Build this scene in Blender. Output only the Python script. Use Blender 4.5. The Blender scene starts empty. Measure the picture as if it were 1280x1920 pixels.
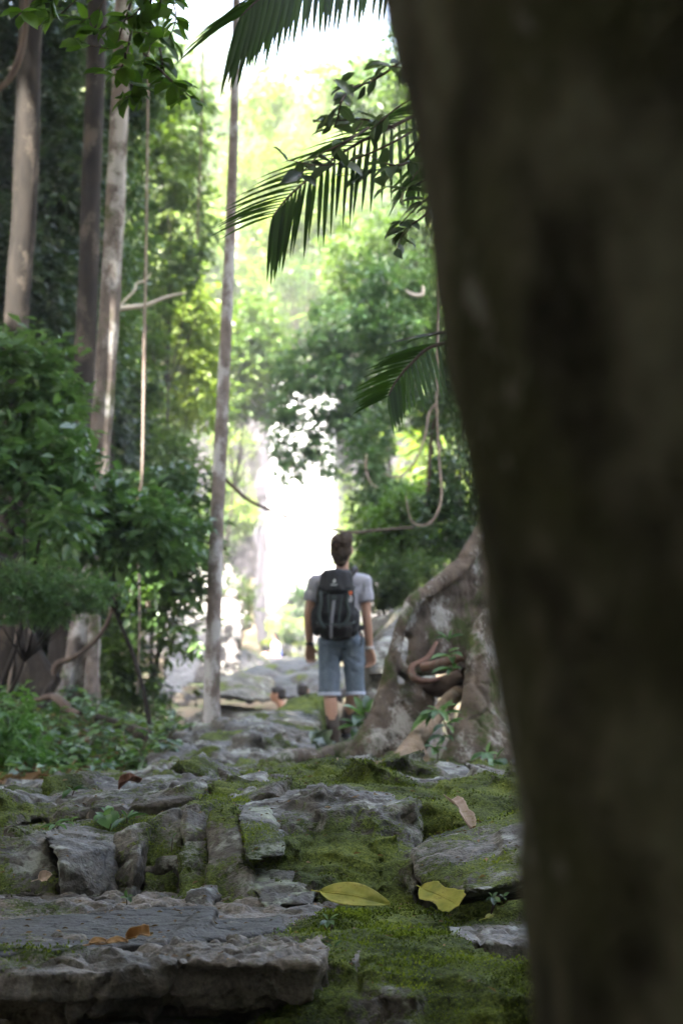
import bpy, bmesh, math, random
import numpy as np
from mathutils import Vector, Matrix
R = math.radians
S = bpy.context.scene
COL = S.collection

# ------------------------------------------------------------------ camera, sky, sun, exposure
CAMZ, PITCH, FPX = 1.6, math.atan(370/3600), 3600.0
cam = bpy.data.cameras.new('camera'); camo = bpy.data.objects.new('camera', cam); COL.objects.link(camo)
camo.location = (0, 0, CAMZ); camo.rotation_euler = (R(90)+PITCH, 0, 0)
cam.sensor_fit = 'VERTICAL'; cam.sensor_height = 22.3; cam.lens = 22.3*FPX/1920
cam.clip_start = 0.05; cam.clip_end = 2000
cam.dof.use_dof = True; cam.dof.focus_distance = 6.1; cam.dof.aperture_fstop = 2.5
S.camera = camo

SUN_EL = R(56); SUN_AZ_VEC = Vector((-0.55, -0.83, 0)).normalized()   # towards the sun: behind the camera, to its left
SUNV = Vector((SUN_AZ_VEC.x*math.cos(SUN_EL), SUN_AZ_VEC.y*math.cos(SUN_EL), math.sin(SUN_EL)))
W = bpy.data.worlds.new("World"); S.world = W; W.use_nodes = True
wn = W.node_tree; bg = wn.nodes['Background']
sky = wn.nodes.new('ShaderNodeTexSky'); sky.sky_type = 'NISHITA'; sky.sun_disc = False
sky.sun_elevation = SUN_EL; sky.sun_rotation = math.atan2(SUNV.x, SUNV.y)
sky.air_density = 1.0; sky.dust_density = 7.0; sky.ozone_density = 0.6
wn.links.new(sky.outputs[0], bg.inputs[0]); bg.inputs[1].default_value = 0.15
sl = bpy.data.lights.new('sun', 'SUN'); sl.energy = 4.0; sl.angle = R(0.5); sl.color = (1, .95, .87)
so = bpy.data.objects.new('sun', sl); COL.objects.link(so); so.rotation_euler = SUNV.to_track_quat('Z', 'Y').to_euler()
so.location = SUNV*60
S.view_settings.view_transform = 'Standard'; S.view_settings.look = 'None'
S.view_settings.exposure = 3.8; S.view_settings.gamma = 1
S.cycles.use_denoising = True
S.cycles.max_bounces = 8; S.cycles.diffuse_bounces = 4; S.cycles.transmission_bounces = 4; S.cycles.glossy_bounces = 3
S.cycles.sample_clamp_indirect = 6.0

# ------------------------------------------------------------------ helpers
cp, sp = math.cos(PITCH), math.sin(PITCH)
def ray(px, py):
    a, b = (px-640)/FPX, (960-py)/FPX
    return Vector((a, cp-b*sp, sp+b*cp))
def P(px, py, Y):
    d = ray(px, py); return Vector((0, 0, CAMZ)) + d*(Y/d.y)
def G(px, py, z):
    d = ray(px, py); return Vector((0, 0, CAMZ)) + d*((z-CAMZ)/d.z)

_rs = np.random.RandomState(7)
def _hash(ix, iy, iz, s):
    h = (ix*374761393 + iy*668265263 + iz*2147483647 + s*1274126177) & 0xffffffff
    h = ((h ^ (h >> 13))*1274126177) & 0xffffffff
    return ((h ^ (h >> 16)) & 0xffff)/65535.0
def vnoise(p, s=0):
    p = np.asarray(p, float); i = np.floor(p).astype(np.int64); f = p-i; f = f*f*f*(f*(f*6-15)+10)
    x, y, z = i[:, 0], i[:, 1], i[:, 2]; r = 0
    for dx in (0, 1):
        for dy in (0, 1):
            for dz in (0, 1):
                w = (f[:, 0] if dx else 1-f[:, 0])*(f[:, 1] if dy else 1-f[:, 1])*(f[:, 2] if dz else 1-f[:, 2])
                r = r + w*_hash(x+dx, y+dy, z+dz, s)
    return r*2-1
def fbm(p, freq=1.0, octv=4, s=0, gain=.5):
    p = np.asarray(p, float)*freq; a = 1; r = 0; t = 0
    for k in range(octv):
        r = r + a*vnoise(p+k*17.3, s+k); t += a; a *= gain; p = p*2.03
    return r/t

def tag(o, label=None, cat=None, group=None, kind=None):
    if label: o['label'] = label
    if cat: o['category'] = cat
    if group: o['group'] = group
    if kind: o['kind'] = kind
    return o
def link(name, me, mat, parent=None, smooth=True):
    o = bpy.data.objects.new(name, me); COL.objects.link(o)
    if mat: me.materials.append(mat)
    if smooth and len(me.polygons): me.polygons.foreach_set('use_smooth', np.ones(len(me.polygons), bool))
    if parent: o.parent = parent; o.matrix_parent_inverse = parent.matrix_world.inverted() if False else Matrix.Translation(-parent.location)
    return o
def empty(name, loc, label, cat, group=None):
    o = bpy.data.objects.new(name, None); COL.objects.link(o); o.location = loc; o.empty_display_size = .2
    return tag(o, label, cat, group)
def mesh_np(name, V, F, attrs=None):
    V = np.asarray(V, np.float32); F = np.asarray(F, np.int32); k = F.shape[1]
    me = bpy.data.meshes.new(name); me.vertices.add(len(V)); me.vertices.foreach_set('co', V.ravel())
    me.loops.add(F.size); me.loops.foreach_set('vertex_index', F.ravel())
    me.polygons.add(len(F)); me.polygons.foreach_set('loop_start', np.arange(0, F.size, k, dtype=np.int32))
    for n, a in (attrs or {}).items():
        at = me.attributes.new(n, 'FLOAT', 'POINT'); at.data.foreach_set('value', np.asarray(a, np.float32))
    me.update(calc_edges=True); me.validate(); return me
def set_attr(me, n, a):
    at = me.attributes.get(n) or me.attributes.new(n, 'FLOAT', 'POINT'); at.data.foreach_set('value', np.asarray(a, np.float32))
def get_co(me):
    a = np.empty(len(me.vertices)*3, np.float32); me.vertices.foreach_get('co', a); return a.reshape(-1, 3)
def get_no(me):
    a = np.empty(len(me.vertices)*3, np.float32); me.vertices.foreach_get('normal', a); return a.reshape(-1, 3)
def set_co(me, V): me.vertices.foreach_set('co', np.asarray(V, np.float32).ravel()); me.update()

def ico_pts(c, r, n=2):
    bm = bmesh.new(); bmesh.ops.create_icosphere(bm, subdivisions=n, radius=1)
    r = (r, r, r) if np.isscalar(r) else r
    p = [Vector((v.co.x*r[0]+c[0], v.co.y*r[1]+c[1], v.co.z*r[2]+c[2])) for v in bm.verts]; bm.free(); return p
def cone_pts(a, ra, b, rb): return ico_pts(a, ra)+ico_pts(b, rb)
def chain(pts, rad):
    """rounded cones from point to point"""
    return [cone_pts(pts[i], rad[i], pts[i+1], rad[i+1]) for i in range(len(pts)-1)]
def hulls_mesh(name, hulls, voxel, smooth=0, sfac=.5):
    """union of convex hulls, remeshed into one continuous surface"""
    bm = bmesh.new()
    for h in hulls:
        vs = [bm.verts.new(p) for p in h]
        g = bmesh.ops.convex_hull(bm, input=vs)
        dead = [e for e in g['geom_interior']+g['geom_unused'] if isinstance(e, bmesh.types.BMVert) and e.is_valid]
        bmesh.ops.delete(bm, geom=list(set(dead)), context='VERTS')
    me = bpy.data.meshes.new(name+'_src'); bm.to_mesh(me); bm.free()
    o = bpy.data.objects.new('tmp', me); COL.objects.link(o)
    m = o.modifiers.new('r', 'REMESH'); m.mode = 'VOXEL'; m.voxel_size = voxel
    if smooth:
        s = o.modifiers.new('s', 'SMOOTH'); s.iterations = smooth; s.factor = sfac
    dg = bpy.context.evaluated_depsgraph_get(); dg.update()
    out = bpy.data.meshes.new_from_object(o.evaluated_get(dg)); out.name = name
    bpy.data.objects.remove(o); bpy.data.meshes.remove(me); return out

def crom(pts, n):
    """Catmull-Rom resampling of points (any dimension)"""
    p = np.array([list(q) for q in pts], float); p = np.vstack([2*p[0]-p[1], p, 2*p[-1]-p[-2]])
    k = len(p)-3; t = np.linspace(0, k-1e-6, n); i = t.astype(int); u = (t-i)[:, None]
    a, b, c, d = p[i], p[i+1], p[i+2], p[i+3]
    return .5*((2*b)+(-a+c)*u+(2*a-5*b+4*c-d)*u*u+(-a+3*b-3*c+d)*u**3)
def tube_arr(pts, rad, seg=10, n=None, rough=0.0, freq=3.0, s=0):
    n = n or max(6, len(pts)*5)
    q = crom([list(p)+[r] for p, r in zip(pts, rad)], n); c = q[:, :3]; r = np.maximum(q[:, 3], .0005)
    t = np.gradient(c, axis=0); t /= np.linalg.norm(t, axis=1, keepdims=True)+1e-9
    ref = np.array([0.0, 1, 0]) if abs(t[:, 1]).mean() < .8 else np.array([1.0, 0, 0])
    a = np.cross(t, ref); a /= np.linalg.norm(a, axis=1, keepdims=True)+1e-9; b = np.cross(t, a)
    th = np.linspace(0, 2*np.pi, seg, endpoint=False)
    d = a[:, None]*np.cos(th)[None, :, None]+b[:, None]*np.sin(th)[None, :, None]
    V = c[:, None]+d*r[:, None, None]
    if rough:
        f = fbm(V.reshape(-1, 3), freq, 4, s).reshape(n, seg, 1); V = V+d*f*rough*r[:, None, None]
    V = V.reshape(-1, 3); i = np.arange(n-1)[:, None]*seg; j = np.arange(seg)[None]; j2 = (j+1) % seg
    F = np.stack([i+j, i+seg+j, i+seg+j2, i+j2], -1).reshape(-1, 4)
    V = np.vstack([V, c[0], c[-1]]); e = len(V)
    cap = [[e-2, k, (k+1) % seg, (k+1) % seg] for k in range(seg)]
    cap2 = [[e-1, (n-1)*seg+(k+1) % seg, (n-1)*seg+k, (n-1)*seg+k] for k in range(seg)]
    return V, F, cap, cap2
def join_arr(parts):
    Vs, Fs, o = [], [], 0
    for V, F in parts: Vs.append(V); Fs.append(np.asarray(F)+o); o += len(V)
    return np.vstack(Vs), np.vstack(Fs)
def tube(name, pts, rad, mat, parent=None, **k):
    V, F, a, b = tube_arr(pts, rad, **k); me = mesh_np(name, V, F); return link(name, me, mat, parent)
def tubes(name, lst, mat, parent=None, **k):
    V, F = join_arr([tube_arr(p, r, **k)[:2] for p, r in lst]); return link(name, mesh_np(name, V, F), mat, parent)

# leaves
T_SIMPLE = (np.array([(0, 0, 0), (.42, -.5, .1), (1, 0, -.06), (.42, .5, .1)]), np.array([(0, 1, 2), (0, 2, 3)]))
T_LEAF = (np.array([(0, 0, 0), (.22, -.34, .08), (.5, -.5, .09), (.78, -.34, .03), (1, 0, -.12), (.78, .34, .03), (.5, .5, .09), (.22, .34, .08), (.25, 0, .0), (.55, 0, .0), (.8, 0, -.03)]),
          np.array([(0, 1, 8), (1, 2, 9), (1, 9, 8), (2, 3, 10), (2, 10, 9), (3, 4, 10), (0, 8, 7), (7, 9, 6), (7, 8, 9), (6, 10, 5), (6, 9, 10), (5, 10, 4)]))
T_HEART = (np.array([(.08, 0, 0), (-.08, -.25, .05), (.12, -.52, .08), (.5, -.42, .05), (1, 0, -.12), (.5, .42, .05), (.12, .52, .08), (-.08, .25, .05), (.45, 0, 0)]),
           np.array([(0, 1, 2), (0, 2, 8), (2, 3, 8), (3, 4, 8), (0, 7, 6), (0, 6, 8), (6, 5, 8), (5, 4, 8)])[:, ::1])
def norm(a): return a/(np.linalg.norm(a, axis=-1, keepdims=True)+1e-9)
def leaves_arr(pos, d, up, L, Wd, T=T_SIMPLE, tint=None):
    tv, tf = T; d = norm(d); s = norm(np.cross(d, up)); n = np.cross(s, d); N = len(pos)
    L = np.broadcast_to(L, N)[:, None, None]; Wd = np.broadcast_to(Wd, N)[:, None, None]
    V = pos[:, None]+d[:, None]*tv[None, :, :1]*L+s[:, None]*tv[None, :, 1:2]*Wd+n[:, None]*tv[None, :, 2:]*L
    F = tf[None]+(np.arange(N)*len(tv))[:, None, None]
    tn = np.repeat(_rs.rand(N) if tint is None else tint, len(tv))
    return V.reshape(-1, 3), F.reshape(-1, 3), tn
def foliage_arr(blobs, n, leaf, k=6, shell=.35, droop=.35, gap=0.0, gfreq=.9, aspect=.45, T=T_SIMPLE, seed=1, holes=()):
    """n twigs of k leaves spread through the blobs' volume"""
    rs = np.random.RandomState(seed)
    w = np.array([(b[1][0]*b[1][1]*b[1][2])**(2/3) for b in blobs]); w /= w.sum()
    bi = rs.choice(len(blobs), n, p=w); C = np.array([list(b[0]) for b in blobs])[bi]; Rr = np.array([b[1] for b in blobs])[bi]
    u = norm(rs.normal(size=(n, 3))); rad = (shell+(1-shell)*rs.rand(n)**.6)[:, None]
    rad = rad*(1+.28*fbm(u*1.7+C*.37, 1.6, 3, seed))[:, None]
    p = C+u*rad*Rr
    if gap > -1:
        keep = fbm(p, gfreq, 3, seed+5) > gap-.25
        for (h, dv, hr) in holes:
            q = p-np.array(h); dv = np.array(dv); keep &= np.linalg.norm(q-(q@dv)[:, None]*dv, axis=1) > hr
        p, u = p[keep], u[keep]
    n = len(p); tw = norm(u*.8+rs.normal(size=(n, 3))*.7+np.array([0, 0, -.15]))
    ct = np.clip(.5+.9*fbm(p, .8, 2, seed+9), 0, 1)
    idx = np.repeat(np.arange(n), k); m = len(idx); t = np.tile(np.linspace(.1, 1, k), n)
    pos = p[idx]+tw[idx]*(t*leaf*1.9)[:, None]
    side = norm(np.cross(tw, np.array([.05, .03, 1.0])))[idx]*np.where(np.tile(np.arange(k), n) % 2 == 0, 1, -1)[:, None]
    d = norm(side*.9+tw[idx]*.7+rs.normal(size=(m, 3))*.35+np.array([0, 0, -droop]))
    up = norm(np.array([0, 0, 1.0])+rs.normal(size=(m, 3))*.45)
    L = leaf*(.5+.9*rs.rand(m))*np.repeat(.75+.5*rs.rand(n), k)
    return leaves_arr(pos, d, up, L, L*aspect, T, np.clip(.6*ct[idx]+.4*rs.rand(m), 0, 1))
def foliage(name, blobs, n, leaf, mat, parent=None, **k):
    V, F, t = foliage_arr(blobs, n, leaf, **k); return link(name, mesh_np(name, V, F, {'tint': t}), mat, parent, False)

# ------------------------------------------------------------------ materials
class NT:
    def __init__(s, name):
        s.m = bpy.data.materials.new(name); s.m.use_nodes = True; s.t = s.m.node_tree; s.b = s.t.nodes['Principled BSDF']; s.out = s.t.nodes['Material Output']
        s.co = s.n('ShaderNodeTexCoord').outputs['Object']
    def n(s, ty, **kw):
        x = s.t.nodes.new(ty)
        for k, v in kw.items(): setattr(x, k, v)
        return x
    def l(s, a, b): s.t.links.new(a, b)
    def noise(s, sc, det=4, rough=.55, co=None, scale=None):
        x = s.n('ShaderNodeTexNoise'); x.inputs['Scale'].default_value = sc; x.inputs['Detail'].default_value = det; x.inputs['Roughness'].default_value = rough
        c = co or s.co
        if scale:
            mp = s.n('ShaderNodeMapping'); mp.inputs['Scale'].default_value = scale; s.l(c, mp.inputs[0]); c = mp.outputs[0]
        s.l(c, x.inputs['Vector']); return x.outputs[0]
    def ramp(s, f, stops):
        r = s.n('ShaderNodeValToRGB'); e = r.color_ramp.elements
        while len(e) < len(stops): e.new(.5)
        for k, (p, c) in enumerate(stops): e[k].position = p; e[k].color = (*c, 1) if not np.isscalar(c) else (c, c, c, 1)
        s.l(f, r.inputs[0]); return r.outputs[0]
    def mix(s, f, a, b, mode='MIX'):
        x = s.n('ShaderNodeMix', data_type='RGBA', blend_type=mode)
        for k, v in ((0, f), (6, a), (7, b)):
            if hasattr(v, 'links') or hasattr(v, 'is_linked'): s.l(v, x.inputs[k])
            else: x.inputs[k].default_value = v if np.isscalar(v) else (*v, 1)
        return x.outputs[2]
    def math(s, op, a, b=0.0):
        x = s.n('ShaderNodeMath', operation=op)
        for k, v in ((0, a), (1, b)):
            if np.isscalar(v): x.inputs[k].default_value = v
            else: s.l(v, x.inputs[k])
        return x.outputs[0]
    def attr(s, n): return s.n('ShaderNodeAttribute', attribute_name=n).outputs['Fac']
    def bump(s, h, strength, dist, prev=None):
        x = s.n('ShaderNodeBump'); x.inputs['Strength'].default_value = strength; x.inputs['Distance'].default_value = dist
        s.l(h, x.inputs['Height'])
        if prev: s.l(prev, x.inputs['Normal'])
        return x.outputs[0]
    def fin(s, col, rough=.8, nrm=None, spec=.3):
        if np.ndim(col) == 1 and not hasattr(col, 'is_linked'): s.b.inputs['Base Color'].default_value = (*col, 1)
        else: s.l(col, s.b.inputs['Base Color'])
        if np.isscalar(rough): s.b.inputs['Roughness'].default_value = rough
        else: s.l(rough, s.b.inputs['Roughness'])
        s.b.inputs['Specular IOR Level'].default_value = spec
        if nrm: s.l(nrm, s.b.inputs['Normal'])
        return s.m
def mat_rock(name, dark, light, lich=(.34, .36, .31), lthr=.59, fine=1.0, rough=.58, spec=.4):
    t = NT(name)
    a = t.noise(2.2*fine, 6, .6); b = t.noise(14*fine, 5, .65); c = t.noise(60*fine, 3, .6)
    col = t.ramp(t.math('ADD', t.math('MULTIPLY', a, .6), t.math('MULTIPLY', b, .4)), [(.32, dark), (.62, light)])
    col = t.mix(t.ramp(c, [(.32, .35), (.62, 1.0)]), t.mix(.8, col, (0, 0, 0)), col)
    col = t.mix(t.ramp(t.noise(3.3*fine, 5, .7, scale=(1, 1, .45)), [(.40, .75), (.53, 0)]), col, t.mix(.72, col, (.008, .010, .006)))
    lm = t.ramp(t.math('ADD', t.math('MULTIPLY', t.noise(5*fine, 4, .7), .7), t.math('MULTIPLY', b, .35)), [(lthr-.04, 0), (lthr+.03, 1)])
    col = t.mix(lm, col, t.mix(c, tuple(x*.6 for x in lich), lich))
    ms = t.attr('moss'); mn = t.noise(40*fine, 4, .7)
    mk = t.ramp(t.math('ADD', ms, t.math('MULTIPLY', t.math('SUBTRACT', mn, .5), .9)), [(.42, 0), (.6, 1)])
    mc = t.ramp(t.math('ADD', t.math('MULTIPLY', t.noise(4*fine, 3), .5), t.math('MULTIPLY', t.noise(90*fine, 3, .7), .5)), [(.36, (.018, .026, .006)), (.5, (.075, .105, .015)), (.64, (.20, .25, .04))])
    col = t.mix(mk, col, mc)
    h = t.math('ADD', t.math('ADD', t.math('MULTIPLY', b, .5), t.math('MULTIPLY', c, .22)), t.math('MULTIPLY', t.math('MULTIPLY', mk, t.noise(120*fine, 3, .8)), .5))
    r = t.mix(mk, (rough,)*3, (.95,)*3)
    return t.fin(col, r, t.bump(h, 1.0, .03/fine), spec)
def mat_bark(name, dark, light, patch, pthr=.6, vs=(1, 1, .25), sc=8, moss=.7, rough=.85):
    t = NT(name)
    a = t.noise(sc, 6, .65, scale=vs); b = t.noise(sc*.45, 4, .6, scale=(1, 1, .6)); c = t.noise(sc*6, 3, .6)
    col = t.ramp(a, [(.3, dark), (.68, light)])
    pm = t.ramp(t.math('ADD', t.math('MULTIPLY', b, .75), t.math('MULTIPLY', c, .25)), [(pthr-.03, 0), (pthr+.04, 1)])
    col = t.mix(pm, col, patch)
    mm = t.ramp(t.math('ADD', t.noise(sc*.3, 5, .7), t.math('MULTIPLY', t.math('SUBTRACT', c, .5), .3)), [(moss-.05, 0), (moss+.05, 1)])
    col = t.mix(mm, col, (.05, .065, .018))
    return t.fin(col, rough, t.bump(t.math('ADD', a, t.math('MULTIPLY', c, .4)), .8, .02), .2)
def mat_leaf(name, c0, c1, c2, trans=.45, rough=.42, spec=.5):
    t = NT(name); col = t.ramp(t.attr('tint'), [(0, c0), (.5, c1), (1, c2)])
    t.fin(col, rough, None, spec)
    tr = t.n('ShaderNodeBsdfTranslucent'); t.l(t.mix(1.0, col, (1.25, 1.35, .55), 'MULTIPLY'), tr.inputs[0])
    mx = t.n('ShaderNodeMixShader'); mx.inputs[0].default_value = trans
    t.l(t.b.outputs[0], mx.inputs[1]); t.l(tr.outputs[0], mx.inputs[2]); t.l(mx.outputs[0], t.out.inputs[0]); return t.m
def mat_plain(name, col, rough=.7, spec=.3, var=.25, sc=30, bump=0.0):
    t = NT(name); n = t.noise(sc, 4, .6)
    c = t.mix(n, tuple(x*(1-var) for x in col), tuple(min(1, x*(1+var)) for x in col))
    return t.fin(c, rough, t.bump(n, .6, bump) if bump else None, spec)

M = {}
M['rock'] = mat_rock('rock_grey', (.041, .036, .029), (.178, .158, .128))
M['lichenrock'] = mat_rock('rock_lichen', (.05, .048, .043), (.18, .175, .155), (.28, .32, .23), .55)
M['slab'] = mat_rock('rock_conglomerate', (.058, .048, .037), (.26, .225, .18), lthr=.7, fine=1.6)
M['slate'] = mat_rock('rock_slate', (.022, .021, .020), (.078, .075, .072), lthr=.68, rough=.6, spec=.2)
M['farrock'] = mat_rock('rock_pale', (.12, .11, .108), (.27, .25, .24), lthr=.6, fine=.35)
M['midrock'] = mat_rock('rock_mid', (.047, .042, .034), (.155, .142, .115), lthr=.60, fine=.7)
M['shaderock'] = mat_rock('rock_shade', (.014, .0125, .0135), (.040, .036, .039), (.065, .065, .06), lthr=.6, fine=.35, rough=.5)  # far boulder stone, its colour darkened to stand in for shade
M['wetcliff'] = mat_rock('cliff_rock', (.011, .0095, .012), (.036, .031, .041), (.06, .06, .055), lthr=.68, fine=.2)
t = NT('bark_near'); a = t.noise(11, 3, .5, scale=(1, 1, .8)); b = t.noise(22, 5, .65); c = t.noise(4.5, 2, .5)
col = t.ramp(a, [(.36, (.020, .019, .014)), (.5, (.066, .062, .043)), (.66, (.155, .150, .108))])
col = t.mix(t.ramp(c, [(.47, 0), (.6, .7)]), col, (.05, .052, .022)); col = t.mix(t.ramp(t.math('ADD', t.math('MULTIPLY', c, .5), t.math('MULTIPLY', b, .5)), [(.60, 0), (.64, 1)]), col, (.16, .16, .14))
M['bark_near'] = t.fin(col, .9, t.bump(t.math('ADD', a, b), .8, .02), .15)
M['bark_pale'] = mat_bark('bark_pale', (.055, .045, .038), (.20, .165, .14), (.36, .34, .315), .53, vs=(1, 1, .55), sc=9, moss=.62)
M['bark_slim'] = mat_bark('bark_slim', (.10, .078, .065), (.23, .195, .175), (.40, .39, .38), .52, vs=(1, 1, .8), sc=12, moss=.66)
M['bark_dark'] = mat_bark('bark_dark', (.009, .008, .007), (.034, .028, .023), (.085, .070, .056), .56, sc=8, moss=.74)
M['bark_butt'] = mat_bark('bark_buttress', (.045, .034, .026), (.155, .125, .098), (.36, .35, .32), .555, vs=(1, 1, .8), sc=9, moss=.56)
M['root'] = mat_bark('bark_root', (.14, .10, .065), (.30, .23, .16), (.34, .30, .24), .6, sc=9, moss=.68)
M['deadwood'] = mat_bark('dead_wood', (.10, .06, .045), (.22, .13, .10), (.20, .17, .14), .6, sc=9, moss=.8)
M['vine'] = mat_bark('vine_bark', (.16, .12, .10), (.34, .28, .23), (.38, .33, .29), .58, sc=9, moss=.85)
M['vine_dark'] = mat_bark('vine_bark_dark', (.05, .035, .03), (.12, .09, .07), (.15, .12, .1), .6, sc=9, moss=.8)
M['branch_pale'] = mat_plain('bleached_wood', (.52, .47, .40), .8, .2, .25, 20)
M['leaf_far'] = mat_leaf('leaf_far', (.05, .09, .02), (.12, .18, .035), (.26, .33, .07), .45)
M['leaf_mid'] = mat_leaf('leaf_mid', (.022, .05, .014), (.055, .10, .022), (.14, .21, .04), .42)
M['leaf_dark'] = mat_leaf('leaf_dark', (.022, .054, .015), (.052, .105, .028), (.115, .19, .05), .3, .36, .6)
M['leaf_shade'] = mat_leaf('leaf_shade', (.009, .022, .008), (.019, .042, .013), (.045, .08, .024), .25, .4, .5)  # darker leaf copy: shade of the forest interior put into the colour
M['leaf_blue'] = mat_leaf('leaf_cool', (.032, .08, .032), (.08, .155, .062), (.16, .26, .11), .38, .36, .6)
M['leaf_bright'] = mat_leaf('leaf_bright', (.04, .09, .015), (.07, .14, .02), (.11, .20, .035), .55, .45)
M['leaf_plant'] = mat_leaf('leaf_plant', (.035, .09, .022), (.07, .16, .045), (.13, .25, .08), .4, .42)
M['palm'] = mat_leaf('palm_leaflet', (.022, .052, .013), (.042, .090, .022), (.065, .13, .034), .5, .5, .3)
M['leaf_grey'] = mat_leaf('leaf_greygreen', (.03, .05, .03), (.07, .105, .065), (.12, .17, .11), .35, .34, .6)
M['moss'] = mat_leaf('moss_frond', (.04, .055, .009), (.125, .17, .022), (.25, .31, .045), .35, .9, .1)
M['litter'] = mat_leaf('dry_leaf', (.08, .045, .02), (.16, .095, .05), (.28, .18, .10), .25, .7, .2)

# ------------------------------------------------------------------ ground
_cy = [-30, 2.5, 3.8, 4.6, 6.2, 7.2, 9, 13, 16, 18, 21, 24, 30, 40, 60, 72, 84, 88, 90, 150, 240]
_cz = [-.6, 0, .15, .5, .7, 1.0, 1.08, 1.10, 1.22, 1.34, 1.25, 1.0, .95, 1.5, 2.9, 3.4, 3.9, 5.0, 13.5, 47, 80]
def zg(x, y):
    x = np.asarray(x, float); y = np.asarray(y, float); z = np.interp(y, _cy, _cz)
    # left bank of the forest floor
    yl = np.clip((y-11.5)/8.5, 0, 1)*np.clip((34-y)/8, 0, 1)
    xl = -.55-.055*np.clip(y, 0, 30)
    z = z+yl*(np.clip(xl-x, 0, 3)*.24+np.clip(xl-x-3, 0, 40)*.7-.30*np.clip((xl+.35-x)/.5, 0, 1)*np.clip((13.5-y)/3, 0, 1))
    # right bank
    xr = 1.5+.02*y
    z = z+np.clip((y-6)/4, 0, 1)*np.clip((86-y)/6, 0, 1)*(np.clip(x-xr, 0, 3)*.5+np.clip(x-xr-3, 0, 40)*.8)
    # gorge sides further in
    g = np.clip((y-26)/8, 0, 1)*np.clip((96-y)/8, 0, 1)
    z = z+g*(np.clip(-x-5-.03*y, 0, 60)*1.0)
    f = np.clip((y-88)/8, 0, 1)
    z = z+f*np.abs(x+2)*.22
    return z
ys = np.concatenate([np.linspace(-30, 3, 14), np.linspace(3.2, 32, 230), np.geomspace(32.3, 240, 90)])
xs = np.concatenate([-np.geomspace(90, 5, 26)[:-1], np.linspace(-5, 4, 120), np.geomspace(4.1, 90, 26)])
GX, GY = np.meshgrid(xs, ys); gx, gy = GX.ravel(), GY.ravel(); gz = zg(gx, gy)
pp = np.stack([gx, gy, gz*0], 1)
gz = gz+.05*fbm(pp, 1.6, 5, 3)*np.clip(gy-5, 0, 1)+np.where(gy > 30, 1, 0)*np.clip((gy-30)/30, 0, 1)*.5*fbm(pp, .25, 4, 8)
nx, ny = len(xs), len(ys); ii = (np.arange(ny-1)[:, None]*nx+np.arange(nx-1)[None]).ravel()
gF = np.stack([ii, ii+1, ii+nx+1, ii+nx], 1)
t = NT('forest_floor'); a = t.noise(1.3, 6, .6); b = t.noise(18, 4, .7)
c_ = t.ramp(t.math('ADD', t.math('MULTIPLY', a, .6), t.math('MULTIPLY', b, .4)), [(.35, (.035, .026, .018)), (.5, (.09, .07, .05)), (.62, (.17, .145, .11))])
c_ = t.mix(t.ramp(t.noise(.9, 5, .7), [(.5, 0), (.62, 1)]), c_, (.035, .06, .015))
M['floor'] = t.fin(c_, .9, t.bump(b, .8, .03), .2)
tag(link('ground', mesh_np('ground', np.stack([gx, gy, gz], 1), gF), M['floor']), kind='structure')

# ------------------------------------------------------------------ rocks
MOSSY = []     # (mesh, density): where moss fronds get scattered later
GROOVE = [0.0]
def displace(me, amp, freq, s, strata=0.0, sfreq=9.0, tilt=(0.08, .15), pit=0.0):
    V = get_co(me).astype(float); N = get_no(me)
    d = amp*fbm(V, freq, 5, s, .55)
    # cracks and chipped facets
    r = np.abs(fbm(V, freq*.9, 3, s+31)); d = d-amp*1.1*np.clip(.10-r, 0, .1)/.1
    if pit: d = d+pit*amp*(fbm(V, freq*4, 4, s+41, .6)-.5*np.clip(.25-np.abs(fbm(V, freq*2.6, 2, s+43)), 0, .25)/.25)
    if strata:
        q = V.copy(); zz = (q[:, 2]+tilt[0]*q[:, 0]+tilt[1]*q[:, 1]+.05*fbm(q, 1.5, 3, s+3))*sfreq
        f = zz-np.floor(zz); d = d+strata*(np.abs(f-.5)*2-.5)*(1-np.abs(N[:, 2]))-strata*.5*np.clip(.16-f, 0, .16)/.16
    if GROOVE[0]: d = d+GROOVE[0]*fbm(V*np.array([1, 1, .12])+V[:, 2:]*np.array([[-.12, 0, 0]]), 14, 4, s+51, .6)*(1-np.abs(N[:, 2]))
    set_co(me, V+N*d[:, None])
def set_moss(me, amount, s, freq=2.2, up=.45, zref=None):
    V = get_co(me).astype(float); N = get_no(me)
    m = amount+.85*fbm(V, freq, 4, s+11)+up*(N[:, 2]-.4)*.6
    m = np.clip(m, 0, 1); set_attr(me, 'moss', m); return m
def chips(n, fn, size, s, flat=.6):
    rk = np.random.RandomState(s); out = []
    for _ in range(n):
        c = fn(rk); sx, sy, sz = size*rk.uniform(.5, 1.5, 3)*np.array([1.25, 1, flat]); a = rk.normal()*.35; tl = rk.normal()*.2; ca, sa = math.cos(a), math.sin(a)
        pts = []
        for dx in (-1, 1):
            for dy in (-1, 1):
                for dz in (-1, 1):
                    x, y, z = dx*sx*rk.uniform(.75, 1.05)*.5, dy*sy*rk.uniform(.75, 1.05)*.5, dz*sz*rk.uniform(.75, 1.05)*.5; z += x*tl+y*.12
                    pts.append(c+Vector((x*ca-y*sa, x*sa+y*ca, z)))
        out.append(pts)
    return out
def rock(name, hulls, voxel=.016, amp=.02, freq=4, s=1, strata=.008, sfreq=11, moss=.35, up=.3, mat='rock', label=None, group=None, smooth=2, tufts=1.0, mfreq=2.2):
    me = hulls_mesh(name, hulls, voxel, smooth); displace(me, amp, freq, s, strata, sfreq, pit=.55)
    m = set_moss(me, moss, s, up=up, freq=mfreq); o = link(name, me, M[mat])
    if tufts: MOSSY.append((me, tufts))
    return tag(o, label, 'rock', group)
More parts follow.
